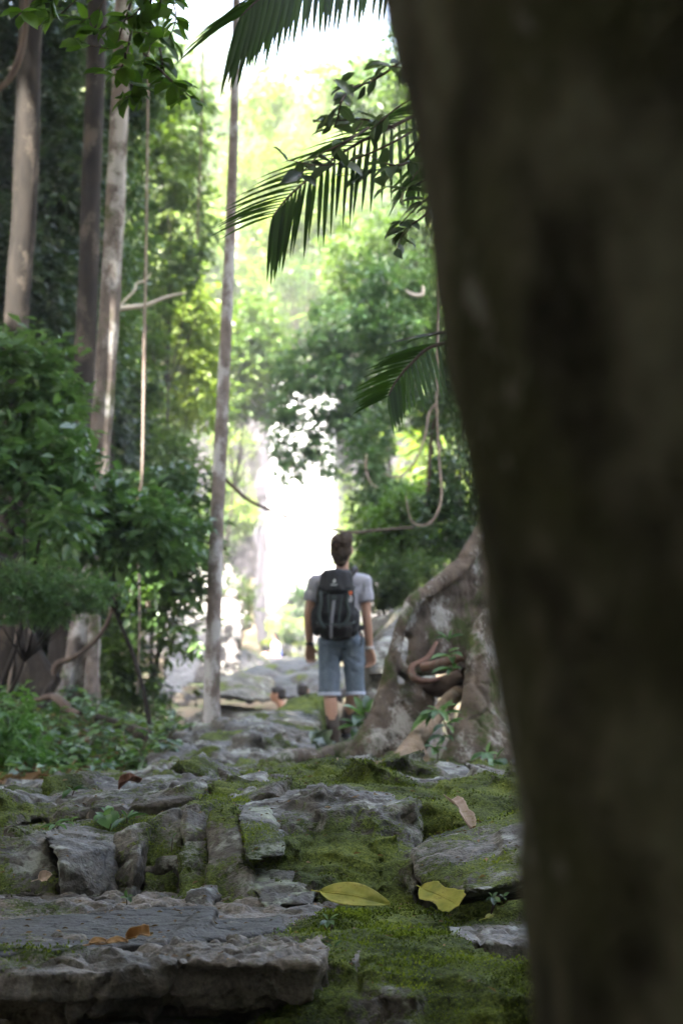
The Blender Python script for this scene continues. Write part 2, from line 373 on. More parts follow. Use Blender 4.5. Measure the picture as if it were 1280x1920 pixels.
def slab_h(front, back, thick):
    """hull of a front edge and back edge on top, and the same lowered"""
    top = front+back; return top+[p-Vector((0, 0, thick)) for p in top]
def face_h(pts, depth, dz=0.0, dx=0.0):
    """front outline [(px,py,Y)..] carried back by depth"""
    f = [P(*p) for p in pts]; return f+[p+Vector((dx, depth, dz)) for p in f]

# A: conglomerate ledge in front
zt = .985
rs = np.random.RandomState(4)
H = [slab_h([G(-170, 1800, zt), G(60, 1822, zt), G(165, 1815, zt), G(230, 1800, zt), G(420, 1796, zt), G(560, 1800, zt), G(640, 1785, zt)],
            [G(-170, 1676, zt), G(420, 1690, zt), G(640, 1690, zt)], .075)]
H.append(slab_h([G(-170, 1765, zt), G(160, 1765, zt), G(640, 1745, zt)], [G(-170, 1676, zt), G(640, 1690, zt)], .5))
H.append([p-Vector((0, 0, .11)) for p in slab_h([G(-170, 1790, zt), G(150, 1800, zt), G(330, 1770, zt)], [G(-170, 1720, zt), G(330, 1720, zt)], .12)])
H.append([p-Vector((0, 0, .06)) for p in slab_h([G(130, 1815, zt), G(300, 1800, zt), G(310, 1775, zt)], [G(160, 1760, zt), G(330, 1760, zt)], .06)])
for k in range(260):   # cobbles set in the conglomerate
    px = rs.uniform(-60, 600); py = rs.choice([rs.uniform(1765, 1812), rs.uniform(1682, 1712)])
    c = G(px, py, zt); r = rs.uniform(.014, .045)
    H.append(ico_pts(c+Vector((0, 0, .003)), (r*rs.uniform(1, 1.7), r*rs.uniform(.8, 1.3), r*rs.uniform(.45, .8)), 1))
H += chips(60, lambda r: P(r.uniform(-60, 620), r.uniform(1815, 1858), 4.86), .13, 31, .6)+chips(50, lambda r: P(r.uniform(-60, 620), r.uniform(1850, 1930), 5.0), .2, 32, .6)
rock('rock_ledge', H, .010, .016, 7, 2, .004, 16, .22, .25, 'slab', 'wide flat pebbly rock ledge at the lower left with a dark undercut front', tufts=.8)
# smooth slate sheet lying on the ledge
zs = zt+.018
rock('slate_sheet', [slab_h([G(-170, 1800, zs), G(0, 1776, zs), G(200, 1765, zs), G(310, 1768, zs)], [G(-170, 1738, zs), G(100, 1722, zs), G(370, 1694, zs), G(385, 1700, zs)], .03),
     slab_h([G(310, 1768, zs), G(395, 1726, zs+.02)], [G(410, 1700, zs+.02), G(375, 1698, zs+.02)], .05),
     slab_h([G(330, 1768, zs-.005), G(440, 1752, zs-.005)], [G(455, 1718, zs-.005), G(415, 1722, zs-.005)], .03),
     slab_h([G(450, 1752, zs-.005), G(540, 1742, zs-.005)], [G(530, 1716, zs-.005), G(440, 1722, zs-.005)], .03)],
     .010, .006, 5, 5, .003, 30, .06, .1, 'slate', 'smooth blue grey slate sheet lying across the pebbly ledge', tufts=.4)
# B: lower slab under the ledge
zb = .83
rock('rock_slab', [slab_h([G(150, 1960, zb), G(560, 1960, zb)], [G(90, 1850, zb+.02), G(545, 1850, zb+.02)], .5),
     slab_h([G(520, 1935, zb), G(620, 1935, zb)], [G(530, 1840, zb+.03), G(640, 1800, zb+.03)], .4),
     slab_h([G(-200, 1980, zb-.08), G(200, 1980, zb-.08)], [G(-200, 1840, zb-.05), G(200, 1840, zb-.05)], .4)], .012, .015, 4, 6, .006, 12, .36, .25, 'rock',
     'pale grey rock slab at the very bottom below the undercut ledge')
# C: big moss covered block, bottom right
H = [[P(560, 1800, 5.05), P(640, 1795, 4.95), P(760, 1800, 4.95), P(870, 1815, 5.0), P(960, 1860, 5.1), P(1010, 1900, 5.3), P(580, 1700, 6.1), P(680, 1692, 6.15), P(770, 1692, 6.1), P(850, 1718, 5.9), P(905, 1760, 5.7),
      P(540, 2060, 4.55), P(900, 2060, 4.6), P(1020, 2040, 4.9), P(700, 2060, 4.5), P(560, 2000, 6.2), P(900, 2000, 6.2)],
     [P(520, 1830, 4.95), P(600, 1815, 4.85), P(600, 2060, 4.6), P(500, 2060, 4.7), P(520, 1860, 5.4), P(620, 1760, 5.4), P(560, 1720, 5.6)],
     ico_pts(P(690, 1775, 5.3), (.30, .25, .05)), ico_pts(P(610, 1745, 5.5), (.14, .18, .03))]
H += chips(40, lambda r: (lambda px, py: P(px, py, np.interp(py, [1800, 1930, 2060], [4.98, 4.78, 4.58])+.06))(r.uniform(560, 960), r.uniform(1830, 2000)), .2, 81)
rock('mossy_boulder', H, .012, .022, 5, 8, .006, 9, .80, .35, 'rock', 'large block thickly covered in bright green moss beneath the flat yellow leaf', tufts=3.2)
# ground pocket rocks in the dark hollow right of it
rock('rock_rubble', [slab_h([G(840, 1760, .98), G(1080, 1770, .95)], [G(840, 1700, .98), G(1080, 1690, .98)], .5), ico_pts(P(925, 1705, 5.9), (.09, .09, .03)), ico_pts(P(880, 1712, 5.9), (.06, .06, .03)), ico_pts(P(985, 1712, 5.8), (.09, .09, .04))],
     .014, .02, 6, 9, .004, 9, .45, .2, 'rock', 'low dark rubble in the hollow right of the mossy block')
# D: right boulder
H = [[P(768, 1592, 6.25), P(800, 1580, 6.28), P(870, 1566, 6.32), P(940, 1545, 6.4), P(1020, 1512, 6.5), P(1110, 1520, 6.5), P(776, 1640, 6.08), P(805, 1678, 5.98), P(850, 1684, 5.86), P(900, 1672, 5.75), P(985, 1640, 5.85), P(1100, 1640, 6.0),
      P(800, 1572, 6.9), P(960, 1522, 7.0), P(1100, 1500, 7.0), P(800, 1680, 6.8), P(1100, 1680, 7)],
     [P(930, 1556, 6.25), P(1040, 1515, 6.35), P(1000, 1610, 5.95), P(940, 1600, 6.0), P(960, 1560, 6.5)]]
rock('leaning_boulder', H, .012, .014, 4, 12, .006, 14, .36, .2, 'rock', 'smooth grey boulder with lichen leaning at the right below the upright dead leaf', tufts=.8)
# E: centre outcrop
H = [[P(440, 1512, 6.9), P(520, 1500, 7.0), P(640, 1486, 7.1), P(735, 1500, 7.0), P(770, 1560, 6.58), P(790, 1640, 6.32), P(772, 1700, 6.15), P(600, 1700, 6.2), P(500, 1700, 6.28), P(455, 1600, 6.46), P(640, 1600, 6.46), P(560, 1625, 6.40), P(500, 1480, 7.9), P(740, 1480, 7.9), P(480, 1700, 7.6), P(780, 1700, 7.6)],
     face_h([(536, 1575, 6.42), (566, 1588, 6.38), (560, 1630, 6.36), (538, 1628, 6.38)], .4),
     face_h([(590, 1520, 6.66), (690, 1506, 6.7), (740, 1545, 6.6), (735, 1560, 6.58), (620, 1572, 6.54)], .5),
     face_h([(622, 1566, 6.5), (720, 1560, 6.52), (716, 1598, 6.42), (640, 1618, 6.38), (618, 1600, 6.42)], .5),
     face_h([(590, 1640, 6.3), (720, 1620, 6.36), (735, 1665, 6.26), (600, 1690, 6.2)], .5),
     face_h([(720, 1600, 6.4), (765, 1620, 6.4), (780, 1690, 6.2), (730, 1690, 6.2)], .5)]
H += chips(64, lambda r: (lambda px, py: P(px, py, np.interp(py, [1485, 1560, 1690], [7.12, 6.66, 6.22])+.035))(r.uniform(555, 765), r.uniform(1500, 1688)), .15, 141)
rock('stepped_outcrop', H, .011, .016, 6, 14,   .010, 12, .52, .25, 'rock', 'central stepped outcrop of mossy grey blocks behind the flat yellow leaf', tufts=1.0)
for k, (fa, lab) in enumerate([([(444, 1528, 6.62), (502, 1520, 6.72), (536, 1588, 6.34), (530, 1606, 6.28), (462, 1616, 6.24)], 'upper pale lichen covered block with a sharp left edge in the central outcrop'),
                               ([(464, 1640, 6.30), (548, 1630, 6.34), (594, 1672, 6.12), (586, 1700, 6.04), (490, 1704, 6.02)], 'lower pale lichen covered block left of the flat yellow leaf')]):
    rock('lichen_block', [face_h(fa, .45, .02)], .010, .009, 7, 180+k, .003, 12, .36, .1, 'lichenrock', lab, 'blocks standing out of the central outcrop', tufts=.9, smooth=1)
rock('mossy_ledge', [[P(-160, 1578, 7.0), P(100, 1572, 7.0), P(250, 1556, 7.0), P(400, 1516, 7.05), P(470, 1510, 7.0), P(-160, 1700, 6.62), P(470, 1705, 6.42), P(-160, 1570, 8), P(470, 1500, 8), P(-160, 1700, 8), P(470, 1700, 8)]]
     +chips(40, lambda r: (lambda px, u: P(px, 1575-max(0, px-200)*.2+u*110, 6.92-.36*u))(r.uniform(20, 450), r.uniform(0.1, 1)), .16, 144), .013, .02, 5, 19, .008, 12, .56, .2, 'rock', 'continuous mossy rock ledge behind the row of angular rocks', tufts=1.2)
# F: row of angular rocks at the left
def wedge(name, pts, depth, s, moss, label, lean=.05, amp=.016, **k):
    return rock(name, [face_h(pts, depth, .0, lean)], .013, amp, 5, s, .006, 10, moss, .15, 'rock', label, 'angular rocks along the back of the ledge', **k)
wedge('angular_rock', [(-160, 1568, 6.7), (50, 1566, 6.7), (88, 1572, 6.68), (112, 1650, 6.45), (100, 1700, 6.4), (-160, 1700, 6.4)], .8, 21, .40, 'dark squat rock at the left edge behind the ledge, moss on its right end')
rock('angular_rock', [face_h([(78, 1560, 6.62), (150, 1560, 6.75), (215, 1568, 6.8), (180, 1592, 6.5), (108, 1618, 6.35)], .6), face_h([(108, 1612, 6.36), (180, 1590, 6.5), (225, 1580, 6.7), (240, 1700, 6.45), (110, 1700, 6.35)], .6)], .013, .014, 5, 22, .005, 10, .12, .1, 'rock',
     'bare purple grey angular rock with a pale slanting top facet', 'angular rocks along the back of the ledge', tufts=.7)
GROOVE[0] = .022
wedge('angular_rock', [(150, 1590, 6.75), (235, 1566, 6.9), (225, 1700, 6.5), (165, 1700, 6.5)], .6, 23, .62, 'rounded rock with dark mossy face beside the bare angular rock', tufts=1.6)
wedge('angular_rock', [(214, 1566, 6.72), (248, 1546, 6.72), (284, 1544, 6.75), (262, 1600, 6.5), (248, 1700, 6.35), (216, 1700, 6.4)], .7, 24, .52, 'narrow upright rock with green streaks and pale lichen corner')
wedge('angular_rock', [(276, 1536, 6.8), (338, 1512, 6.85), (350, 1560, 6.7), (330, 1705, 6.4), (262, 1700, 6.45), (284, 1600, 6.65)], .8, 25, .52, 'dark recessed rock with hanging moss between two green wedges', tufts=1.6)
wedge('angular_rock', [(345, 1505, 6.75), (395, 1506, 6.8), (405, 1580, 6.6), (372, 1706, 6.25), (328, 1710, 6.25)], .9, 26, .66, 'tall leaning green streaked wedge, second from the central outcrop', tufts=1.5)
wedge('angular_rock', [(400, 1520, 6.7), (440, 1508, 6.72), (460, 1606, 6.35), (490, 1700, 6.1), (390, 1712, 6.15), (380, 1640, 6.35)], .9, 27, .64, 'tall sharp edged green wedge touching the central outcrop', tufts=1.5)
wedge('angular_rock', [(342, 1672, 6.15), (385, 1664, 6.15), (398, 1690, 6.08), (390, 1712, 6.05), (338, 1714, 6.05)], .2, 28, .15, 'small flat faced grey block at the foot of the green wedges')
wedge('angular_rock', [(130, 1552, 7.1), (160, 1540, 7.1), (196, 1548, 7.1), (200, 1572, 7.0), (125, 1572, 7.0)], .3, 29, .25, 'small round grey stone sitting behind the bare angular rock')
GROOVE[0] = 0.0
# G: layered shelf behind
H = [[P(-200, 1528, 7.6), P(0, 1545, 7.5), P(140, 1512, 7.5), P(215, 1510, 7.5), P(340, 1500, 7.5), P(440, 1500, 7.6), P(-200, 1525, 10), P(0, 1492, 10.5), P(120, 1466, 11), P(300, 1442, 12), P(480, 1440, 12), P(520, 1500, 8),
      P(-200, 1600, 7.4), P(500, 1620, 7.4), P(-200, 1560, 12), P(500, 1560, 12)],
     [P(-60, 1545, 7.2), P(40, 1510, 7.4), P(75, 1508, 7.4), P(70, 1540, 7.2), P(-60, 1580, 7.2), P(60, 1500, 8), P(-60, 1510, 8)],
     [P(70, 1520, 7.4), P(115, 1488, 7.6), P(140, 1520, 7.3), P(100, 1560, 7.2), P(140, 1560, 7.2), P(110, 1484, 8.4), P(60, 1545, 8)],
     slab_h([P(130, 1500, 7.35), P(210, 1492, 7.4), P(215, 1500, 7.4)], [P(140, 1478, 8.5), P(330, 1462, 9.5)], .1),
     slab_h([P(220, 1505, 7.4), P(300, 1500, 7.3), P(400, 1492, 7.4)], [P(220, 1478, 9), P(450, 1462, 9.5)], .07),
     slab_h([P(150, 1478, 9), P(330, 1470, 9), P(480, 1476, 9)], [P(200, 1446, 11.5), P(470, 1438, 11.5)], .07)]
H += chips(110, lambda r: (lambda px, Y: P(px, np.interp(Y, [7.4, 9, 12], [1508, 1486, 1454])+r.uniform(-3, 6)+max(0, 260-px)*.13, Y))(r.uniform(-60, 500), r.uniform(7.3, 11.8)), .34, 161, .22)
rock('layered_shelf', H, .016, .02, 4, 16, .02, 13, .30, .2, 'rock', 'broad layered grey rock shelf at the left above the angular rocks', tufts=.7)
H = [[P(400, 1490, 7.8), P(500, 1470, 7.8), P(640, 1475, 7.4), P(740, 1492, 7.3), P(800, 1545, 7.0), P(900, 1560, 6.9), P(1100, 1560, 7.0), P(460, 1430, 12.4), P(700, 1432, 12.4), P(1100, 1432, 12.4), P(400, 1600, 7.4), P(1100, 1640, 7.2), P(420, 1520, 12), P(1100, 1520, 12)],
     slab_h([P(470, 1478, 8.2), P(560, 1452, 8.6), P(600, 1444, 9.0), P(560, 1470, 8.3)], [P(620, 1438, 9.6), P(660, 1436, 10)], .12),
     slab_h([P(560, 1490, 7.4), P(700, 1478, 7.6), P(740, 1490, 7.4)], [P(600, 1464, 9), P(740, 1462, 9)], .08),
     slab_h([P(690, 1466, 8.2), P(800, 1466, 8.0), P(960, 1476, 7.8), P(1100, 1480, 7.8)], [P(690, 1440, 10.5), P(1100, 1440, 10.5)], .10),
     slab_h([P(740, 1500, 7.5), P(830, 1510, 7.2), P(960, 1512, 7.2), P(1100, 1512, 7.2)], [P(740, 1484, 8.4), P(1100, 1484, 8.4)], .08),
     slab_h([P(770, 1545, 7.0), P(870, 1528, 7.1), P(940, 1540, 7.0)], [P(760, 1525, 7.5), P(930, 1518, 7.6)], .08)]
H += chips(110, lambda r: (lambda px, Y: P(px, np.interp(Y, [7.0, 7.6, 9, 12], [1530, 1488, 1468, 1444])+r.uniform(-3, 5), Y))(r.uniform(440, 1080), r.uniform(7.0, 11.8)), .32, 171, .24)
rock('layered_shelf', H, .016, .02, 4, 17, .02, 12, .58, .25, 'rock', 'mossy layered rock shelf in front of the buttressed tree', tufts=1.2)
# H: hump in the middle distance
H = [[P(330, 1440, 13), P(360, 1395, 13.6), P(430, 1352, 15.2), P(520, 1330, 17), P(600, 1330, 17), P(598, 1415, 14), P(520, 1436, 13), P(330, 1460, 13), P(600, 1442, 14), P(520, 1350, 19), P(610, 1402, 19), P(360, 1440, 18)],
     face_h([(345, 1440, 13.0), (372, 1400, 13.2), (410, 1398, 13.1), (420, 1440, 12.8)], .6), face_h([(415, 1420, 13.1), (455, 1396, 13.4), (500, 1410, 13.2), (490, 1440, 12.9)], .6),
     face_h([(500, 1425, 13.0), (540, 1400, 13.6), (580, 1404, 13.6), (570, 1436, 13.0)], .6), face_h([(440, 1380, 14), (500, 1355, 14.5), (540, 1370, 14.4), (520, 1398, 13.8)], .8),
     face_h([(262, 1432, 12.9), (330, 1408, 13.4), (350, 1440, 12.8), (270, 1445, 12.7)], .7), ico_pts(P(520, 1400, 13.6), (.13, .1, .1)), ico_pts(P(470, 1395, 13.5), (.15, .1, .1))]
H += chips(90, lambda r: (lambda px, t_: P(px, np.interp(t_, [0, 1], [1438, 1350])+r.uniform(-6, 6)+max(0, 430-px)*.35*t_, 12.9+4*t_))(r.uniform(345, 560), r.uniform(0, .85)), .24, 311, .45)
rock('rock_hump', H, .026, .04, 3, 31, .02, 8, .26, .15, 'midrock', 'rough grey rock hump left of the hiker at the foot of the slim tree', tufts=.5)
H = [[P(500, 1400, 15.6), P(510, 1340, 16.6), P(545, 1308, 17.2), P(590, 1298, 17.4), P(606, 1300, 17.4), P(600, 1400, 15.9), P(560, 1408, 15.4), P(500, 1420, 15.6), P(560, 1312, 18.5), P(620, 1310, 18.5), P(612, 1400, 18)]]
rock('moss_bank_rock', H, .03, .06, 2.4, 33, .0, 8, .72, .2, 'midrock', 'dark green moss covered rock just left of the hiker\'s legs', tufts=1.0)
H = [[P(640, 1405, 17.0), P(690, 1290, 17.6), P(700, 1225, 18.5), P(748, 1140, 20), P(790, 1135, 20), P(830, 1400, 17.5), P(700, 1410, 16.6), P(690, 1160, 22), P(800, 1150, 22), P(660, 1400, 22), P(830, 1400, 22)],
     face_h([(688, 1210, 18), (745, 1195, 18), (750, 1260, 17.6), (690, 1270, 17.6)], .8), face_h([(680, 1300, 17.3), (750, 1292, 17.3), (740, 1340, 17), (676, 1345, 17)], .8)]
rock('big_boulder', H, .035, .06, 1.8, 35, .03, 4, .16, .1, 'midrock', 'tall pale grey boulder behind the hiker\'s right arm and hip', tufts=.3)
H = [[P(610, 1412, 15.6), P(640, 1396, 16.1), P(680, 1398, 16.0), P(720, 1410, 15.6), P(620, 1394, 16.9), P(700, 1392, 17), P(610, 1440, 15.5), P(720, 1440, 15.5), P(700, 1420, 17)]]
rock('footing_rock', H, .025, .02, 3, 37, .0, 6, .30, .1, 'midrock', 'low flat stone under the hiker\'s boots', tufts=.3)
# I: overhanging slab and the far boulders
def far_rock(pts, depth, s, label, moss=.05, mat='farrock', amp=.14, voxel=.09, freq=.9, st=.06, grp='pale boulders below the waterfall', dz=.25):
    f = [P(*p) for p in pts]; b = [p+Vector((0, depth, dz*depth)) for p in f]
    return rock('boulder', [f+b], voxel, amp, freq, s, st, 2.2, moss, .1, mat, label, grp, tufts=0, smooth=3)
far_rock([(352, 1302, 28), (385, 1282, 29), (440, 1268, 30), (500, 1278, 30), (520, 1312, 29), (500, 1318, 28.4), (430, 1304, 28)], 2.4, 41, 'flat grey slab overhanging a black gap behind the slim tree', .3, 'midrock', .05, .045, 1.5, .03, dz=.05)
far_rock([(340, 1350, 28), (400, 1322, 28.6), (480, 1330, 28.6), (520, 1345, 28), (520, 1405, 28), (350, 1405, 28)], 2.5, 42, 'low grey rock beneath the overhanging slab', .3, 'midrock', .06, .045, 1.5, .03, dz=0)
far_rock([(395, 1292, 34), (430, 1268, 35), (470, 1250, 36), (505, 1262, 37), (545, 1248, 37), (600, 1236, 37), (660, 1258, 35), (650, 1310, 33), (500, 1312, 33), (400, 1305, 33.5)], 6, 43, 'broad smooth purple grey boulder behind the bathers', .12, 'shaderock', .12, dz=.02)
far_rock([(380, 1268, 46), (405, 1232, 48), (455, 1216, 50), (492, 1246, 50), (540, 1280, 46), (390, 1285, 45)], 7, 44, 'rounded boulder below and left of the seated girl', .2, 'shaderock', .15, dz=.02)
far_rock([(470, 1250, 56), (500, 1234, 58), (560, 1232, 59), (640, 1250, 58), (660, 1290, 54), (480, 1290, 54)], 6, 45, 'flat topped boulder the seated girl rests on', .1, 'shaderock', .10, dz=.02)
far_rock([(490, 1215, 63), (510, 1196, 64), (560, 1170, 66), (600, 1160, 67), (640, 1175, 66), (660, 1260, 62), (500, 1250, 62)], 6, 46, 'brown boulder with small plants behind the seated girl', .4, 'shaderock', .3)
far_rock([(560, 1180, 68), (600, 1150, 70), (680, 1120, 72), (740, 1130, 72), (760, 1260, 66), (560, 1260, 66)], 7, 47, 'large boulder seen between the hiker\'s left arm and pack', .2, 'shaderock', .3)
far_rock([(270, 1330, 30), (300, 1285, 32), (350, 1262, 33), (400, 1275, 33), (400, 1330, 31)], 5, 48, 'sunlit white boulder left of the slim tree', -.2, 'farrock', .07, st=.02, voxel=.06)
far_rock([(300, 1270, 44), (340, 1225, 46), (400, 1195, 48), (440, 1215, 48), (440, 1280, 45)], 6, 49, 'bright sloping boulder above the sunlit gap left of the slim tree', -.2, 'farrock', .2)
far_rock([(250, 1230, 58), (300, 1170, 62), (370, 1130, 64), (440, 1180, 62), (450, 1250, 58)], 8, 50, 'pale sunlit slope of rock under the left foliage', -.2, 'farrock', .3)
# loose pebbles on the ledge
pebs = []
for k in range(6):
    rk = np.random.RandomState(60+k); me = hulls_mesh('pebble', [[Vector(v) for v in rk.normal(size=(14, 3))*np.array([1, .8, .5])]], .16, 4)
    V = get_co(me); V = V/np.abs(V).max(); set_co(me, V); set_attr(me, 'moss', np.zeros(len(V))); me.materials.append(M['slab'])
    me.polygons.foreach_set('use_smooth', np.ones(len(me.polygons), bool)); pebs.append(me)
rs = np.random.RandomState(9)
for k in range(46):
    if k < 26: px, py, r = rs.uniform(-10, 400), rs.uniform(1676, 1700), rs.uniform(.018, .05)
    else: px, py, r = rs.uniform(0, 560), rs.uniform(1768, 1796), rs.uniform(.012, .032)
    c = G(px, py, zt); o = bpy.data.objects.new('pebble', pebs[k % 6]); COL.objects.link(o)
    o.location = c+Vector((0, 0, r*.3)); o.scale = (r, r*.9, r*.8); o.rotation_euler = (0, 0, rs.uniform(0, 6))
    tag(o, 'small grey pebble lying loose on the flat pebbly ledge', 'pebble', 'loose pebbles on the ledge')

# ------------------------------------------------------------------ cliff, waterfall, pool
def relief(name, x0, x1, Y0, z0, z1, depth_fn, mat, nxn, nzn, thick=1.5):
    """a standing rock or water face with real depth: front grid, back grid and closing rim"""
    xs_ = np.linspace(x0, x1, nxn); zs_ = np.linspace(z0, z1, nzn); X, Z = np.meshgrid(xs_, zs_); X, Z = X.ravel(), Z.ravel()
    Yf = Y0+depth_fn(X, Z); Vf = np.stack([X, Yf, Z], 1); Vb = np.stack([X, np.full_like(X, Y0+thick), Z], 1)
    i = (np.arange(nzn-1)[:, None]*nxn+np.arange(nxn-1)[None]).ravel(); F = np.stack([i, i+1, i+nxn+1, i+nxn], 1); n = len(Vf)
    rim = []
    top = (nzn-1)*nxn
    for k in range(nxn-1): rim += [[k+1, k, k+n, k+1+n], [top+k, top+k+1, top+k+1+n, top+k+n]]
    for k in range(nzn-1): a, b = k*nxn, (k+1)*nxn; rim += [[a, b, b+n, a+n], [b+nxn-1, a+nxn-1, a+nxn-1+n, b+nxn-1+n]]
    return mesh_np(name, np.vstack([Vf, Vb]), np.vstack([F, np.array(rim), F[:, ::-1]+n]))
def cliff_fn(X, Z):
    p = np.stack([X, Z*.5, Z*0], 1); q = np.stack([X*1.5, Z*.25, X*0], 1)
    return .9*fbm(p, .35, 5, 51)+.5*fbm(q, 1.2, 4, 52)-.25*np.abs(fbm(p, 1.6, 3, 53))
me = relief('cliff', -16, 12, 88.0, 2.5, 16.5, cliff_fn, None, 260, 150, 3.5)
set_moss(me, .12, 55, .5, 0.0)
V = get_co(me); dxm = np.clip(1-np.abs(V[:, 0]+5.6)/1.2, 0, 1); a = np.empty(len(V), np.float32); me.attributes['moss'].data.foreach_get('value', a)
set_attr(me, 'moss', np.clip(a+.45*dxm, 0, 1))
tag(link('cliff', me, M['wetcliff']), kind='structure')
t = NT('falling_water'); a = t.noise(1.2, 6, .65, scale=(3, 1, .12)); b = t.noise(5, 5, .7, scale=(2.5, 1, .3))
sx_ = t.n('ShaderNodeSeparateXYZ'); t.l(t.co, sx_.inputs[0])
ed_ = t.math('ABSOLUTE', t.math('ADD', sx_.outputs[0], 1.75)); st_ = t.noise(2.6, 6, .7, scale=(2.2, 1, .10))      # thin water over dark rock at the sides of the fall
thin = t.ramp(t.math('ADD', t.math('MULTIPLY', ed_, .45), t.math('MULTIPLY', st_, .55)), [(.88, 0), (1.02, 1)])
t.fin(t.mix(thin, t.ramp(t.math('ADD', t.math('MULTIPLY', a, .6), t.math('MULTIPLY', b, .4)), [(.3, (.50, .53, .62)), (.5, (.9, .91, .94))]), (.045, .042, .052)), .5, t.bump(a, .5, .2), .4)
M['water'] = t.m
def water_fn(X, Z):
    p = np.stack([X*2.2, Z*.12, Z*0], 1); edge = np.clip(np.abs(X+1.85)/2.5, 0, 1)**4
    return .35*fbm(p, 1.3, 5, 57)-.35*np.clip((12-Z)/9, 0, 1)+.55*edge
wf = relief('waterfall', -4.0, .35, 86.4, 3.4, 16.8, water_fn, M['water'], 120, 160, .9)
V = get_co(wf).astype(float); e_ = np.stack([V[:, 2], V[:, 2]*0, np.sign(V[:, 0]+1.85)*7], 1); sx_ = .80+.20*np.clip((15-V[:, 2])/8, 0, 1)+.30*fbm(e_, .45, 6, 58, .6)
V[:, 0] = -1.75+(V[:, 0]+1.85)*sx_; set_co(wf, V)
tag(link('waterfall', wf, M['water']), kind='structure')
def thin_fn(X, Z): return .25*fbm(np.stack([X*4, Z*.2, Z*0], 1), 1.3, 4, 59)
tag(link('side_trickle', relief('side_trickle', .5, 1.25, 86.7, 4, 15.6, thin_fn, None, 40, 100, .6), M['water']), kind='structure')
t = NT('pool_water'); t.fin((.10, .13, .11), .08, t.bump(t.noise(2.5, 4, .6), .5, .05), .6); M['pool'] = t.m
pv = [(-9, 26.0, 1.04), (-2.2, 25.6, 1.04), (.4, 26.5, 1.04), (1.0, 33, 1.04), (-1, 36, 1.04), (-9, 36, 1.04)]
me = bpy.data.meshes.new('pool'); me.from_pydata([(x, y, z) for x, y, z in pv]+[(x, y, z-.6) for x, y, z in pv], [], [list(range(6)), list(range(11, 5, -1))]+[[k, k+6, (k+1) % 6+6, (k+1) % 6] for k in range(6)])
tag(link('stream_pool', me, M['pool'], None, False), kind='structure')

# ------------------------------------------------------------------ trees
def tree(name, label, cat, trunk_pts, trunk_r, bark, blobs=None, n=0, leaf=.2, lmat='leaf_mid', limbs=True, group=None, seg=14, rough=.12, flare=None, holes=(), seed=1, n_len=40, gap=0.0, **kw):
    base = Vector(trunk_pts[0]); root = empty(name, base, label, cat, group)
    parts = [tube_arr(trunk_pts, trunk_r, seg, n_len, rough, 3.0, seed)[:2]]
    if blobs and limbs:
        rs = np.random.RandomState(seed)
        for c, r in blobs[:14]:
            c = Vector(c); k = rs.randint(max(1, len(trunk_pts)-2), len(trunk_pts)); s0 = Vector(trunk_pts[k]); r0 = trunk_r[k]*.6
            mid = s0.lerp(c, .55)+Vector(rs.normal(size=3)*.15*(c-s0).length*.4)
            parts.append(tube_arr([s0, mid, c], [r0, r0*.55, r0*.15], 7, 12, .1, 3, seed)[:2])
    V, F = join_arr(parts); link('trunk', mesh_np('trunk', V, F), M[bark], root)
    if blobs: foliage('crown', blobs, n, leaf, M[lmat], root, seed=seed, holes=holes, gap=gap, **kw)
    return root
def PR(lst): return [P(*q) for q in lst]
def ground_at(px, Y):
    x = (px-640)/FPX*Y; return Vector((x, Y, float(zg([x], [Y])[0])-.05))
rsd = np.random.RandomState(21)
def canopy_blobs(c, R_, k, rs, flat=.55):
    out = []
    for _ in range(k):
        u = rs.normal(size=3); u /= np.linalg.norm(u); q = Vector((c[0]+u[0]*R_*.62, c[1]+u[1]*R_*.62, c[2]+u[2]*R_*.4))
        r = R_*rs.uniform(.38, .55); out.append((q, (r, r, r*flat)))
    return out
# sun flecks: gaps in the canopy above the two lit patches on the trunks
HOLES = [(tuple(P(195, 775, 20)), tuple(SUNV), 1.15)]

# the great blurred trunk beside the camera
edge = [(700, -260), (742, 0), (788, 380), (815, 600), (860, 950), (903, 1250), (944, 1500), (985, 1920), (1000, 2300)]
r0s = [.46, .45, .43, .42, .40, .385, .375, .365, .37]
ce = [P(px, py, 1.42)+Vector((r*.985, 0, 0)) for (px, py), r in zip(edge, r0s)][::-1]
kz = [-.1]+[c.z for c in ce]+[5, 9, 13]; kx = [ce[0].x+.05]+[c.x for c in ce]+[.55, .7, 1.0]; kr = [.55]+r0s[::-1]+[.40, .34, .2]
zz_ = np.concatenate([np.linspace(-.1, 1.1, 8), np.linspace(1.2, 2.4, 20), np.geomspace(2.5, 13, 16)])
cpts = [Vector((np.interp(z, kz, kx)+.009, 1.42, z)) for z in zz_]; rr = [np.interp(z, kz, kr) for z in zz_]
big = empty('near_tree', cpts[0], 'huge dark out of focus tree trunk filling the right side', 'tree')
V, F, _, _ = tube_arr(cpts, rr, 64, 260)
N_ = V-np.repeat(np.vstack([crom([list(p) for p in cpts], 260)]), 64, 0)[:len(V)-2] if False else None
f = fbm(V, 5, 5, 71); g = fbm(V, 1.7, 3, 72); cx = np.interp(V[:, 2], [c.z for c in cpts], [c.x for c in cpts])
d = V-np.stack([cx, np.full(len(V), 1.42), V[:, 2]], 1); d = norm(d); V = V+d*(.018*f+.014*g)[:, None]
link('trunk', mesh_np('trunk', V, F), M['bark_near'], big)
foliage('crown', canopy_blobs((1.8, .5, 13), 3.6, 8, rsd), 2600, .22, M['leaf_dark'], big, seed=3)

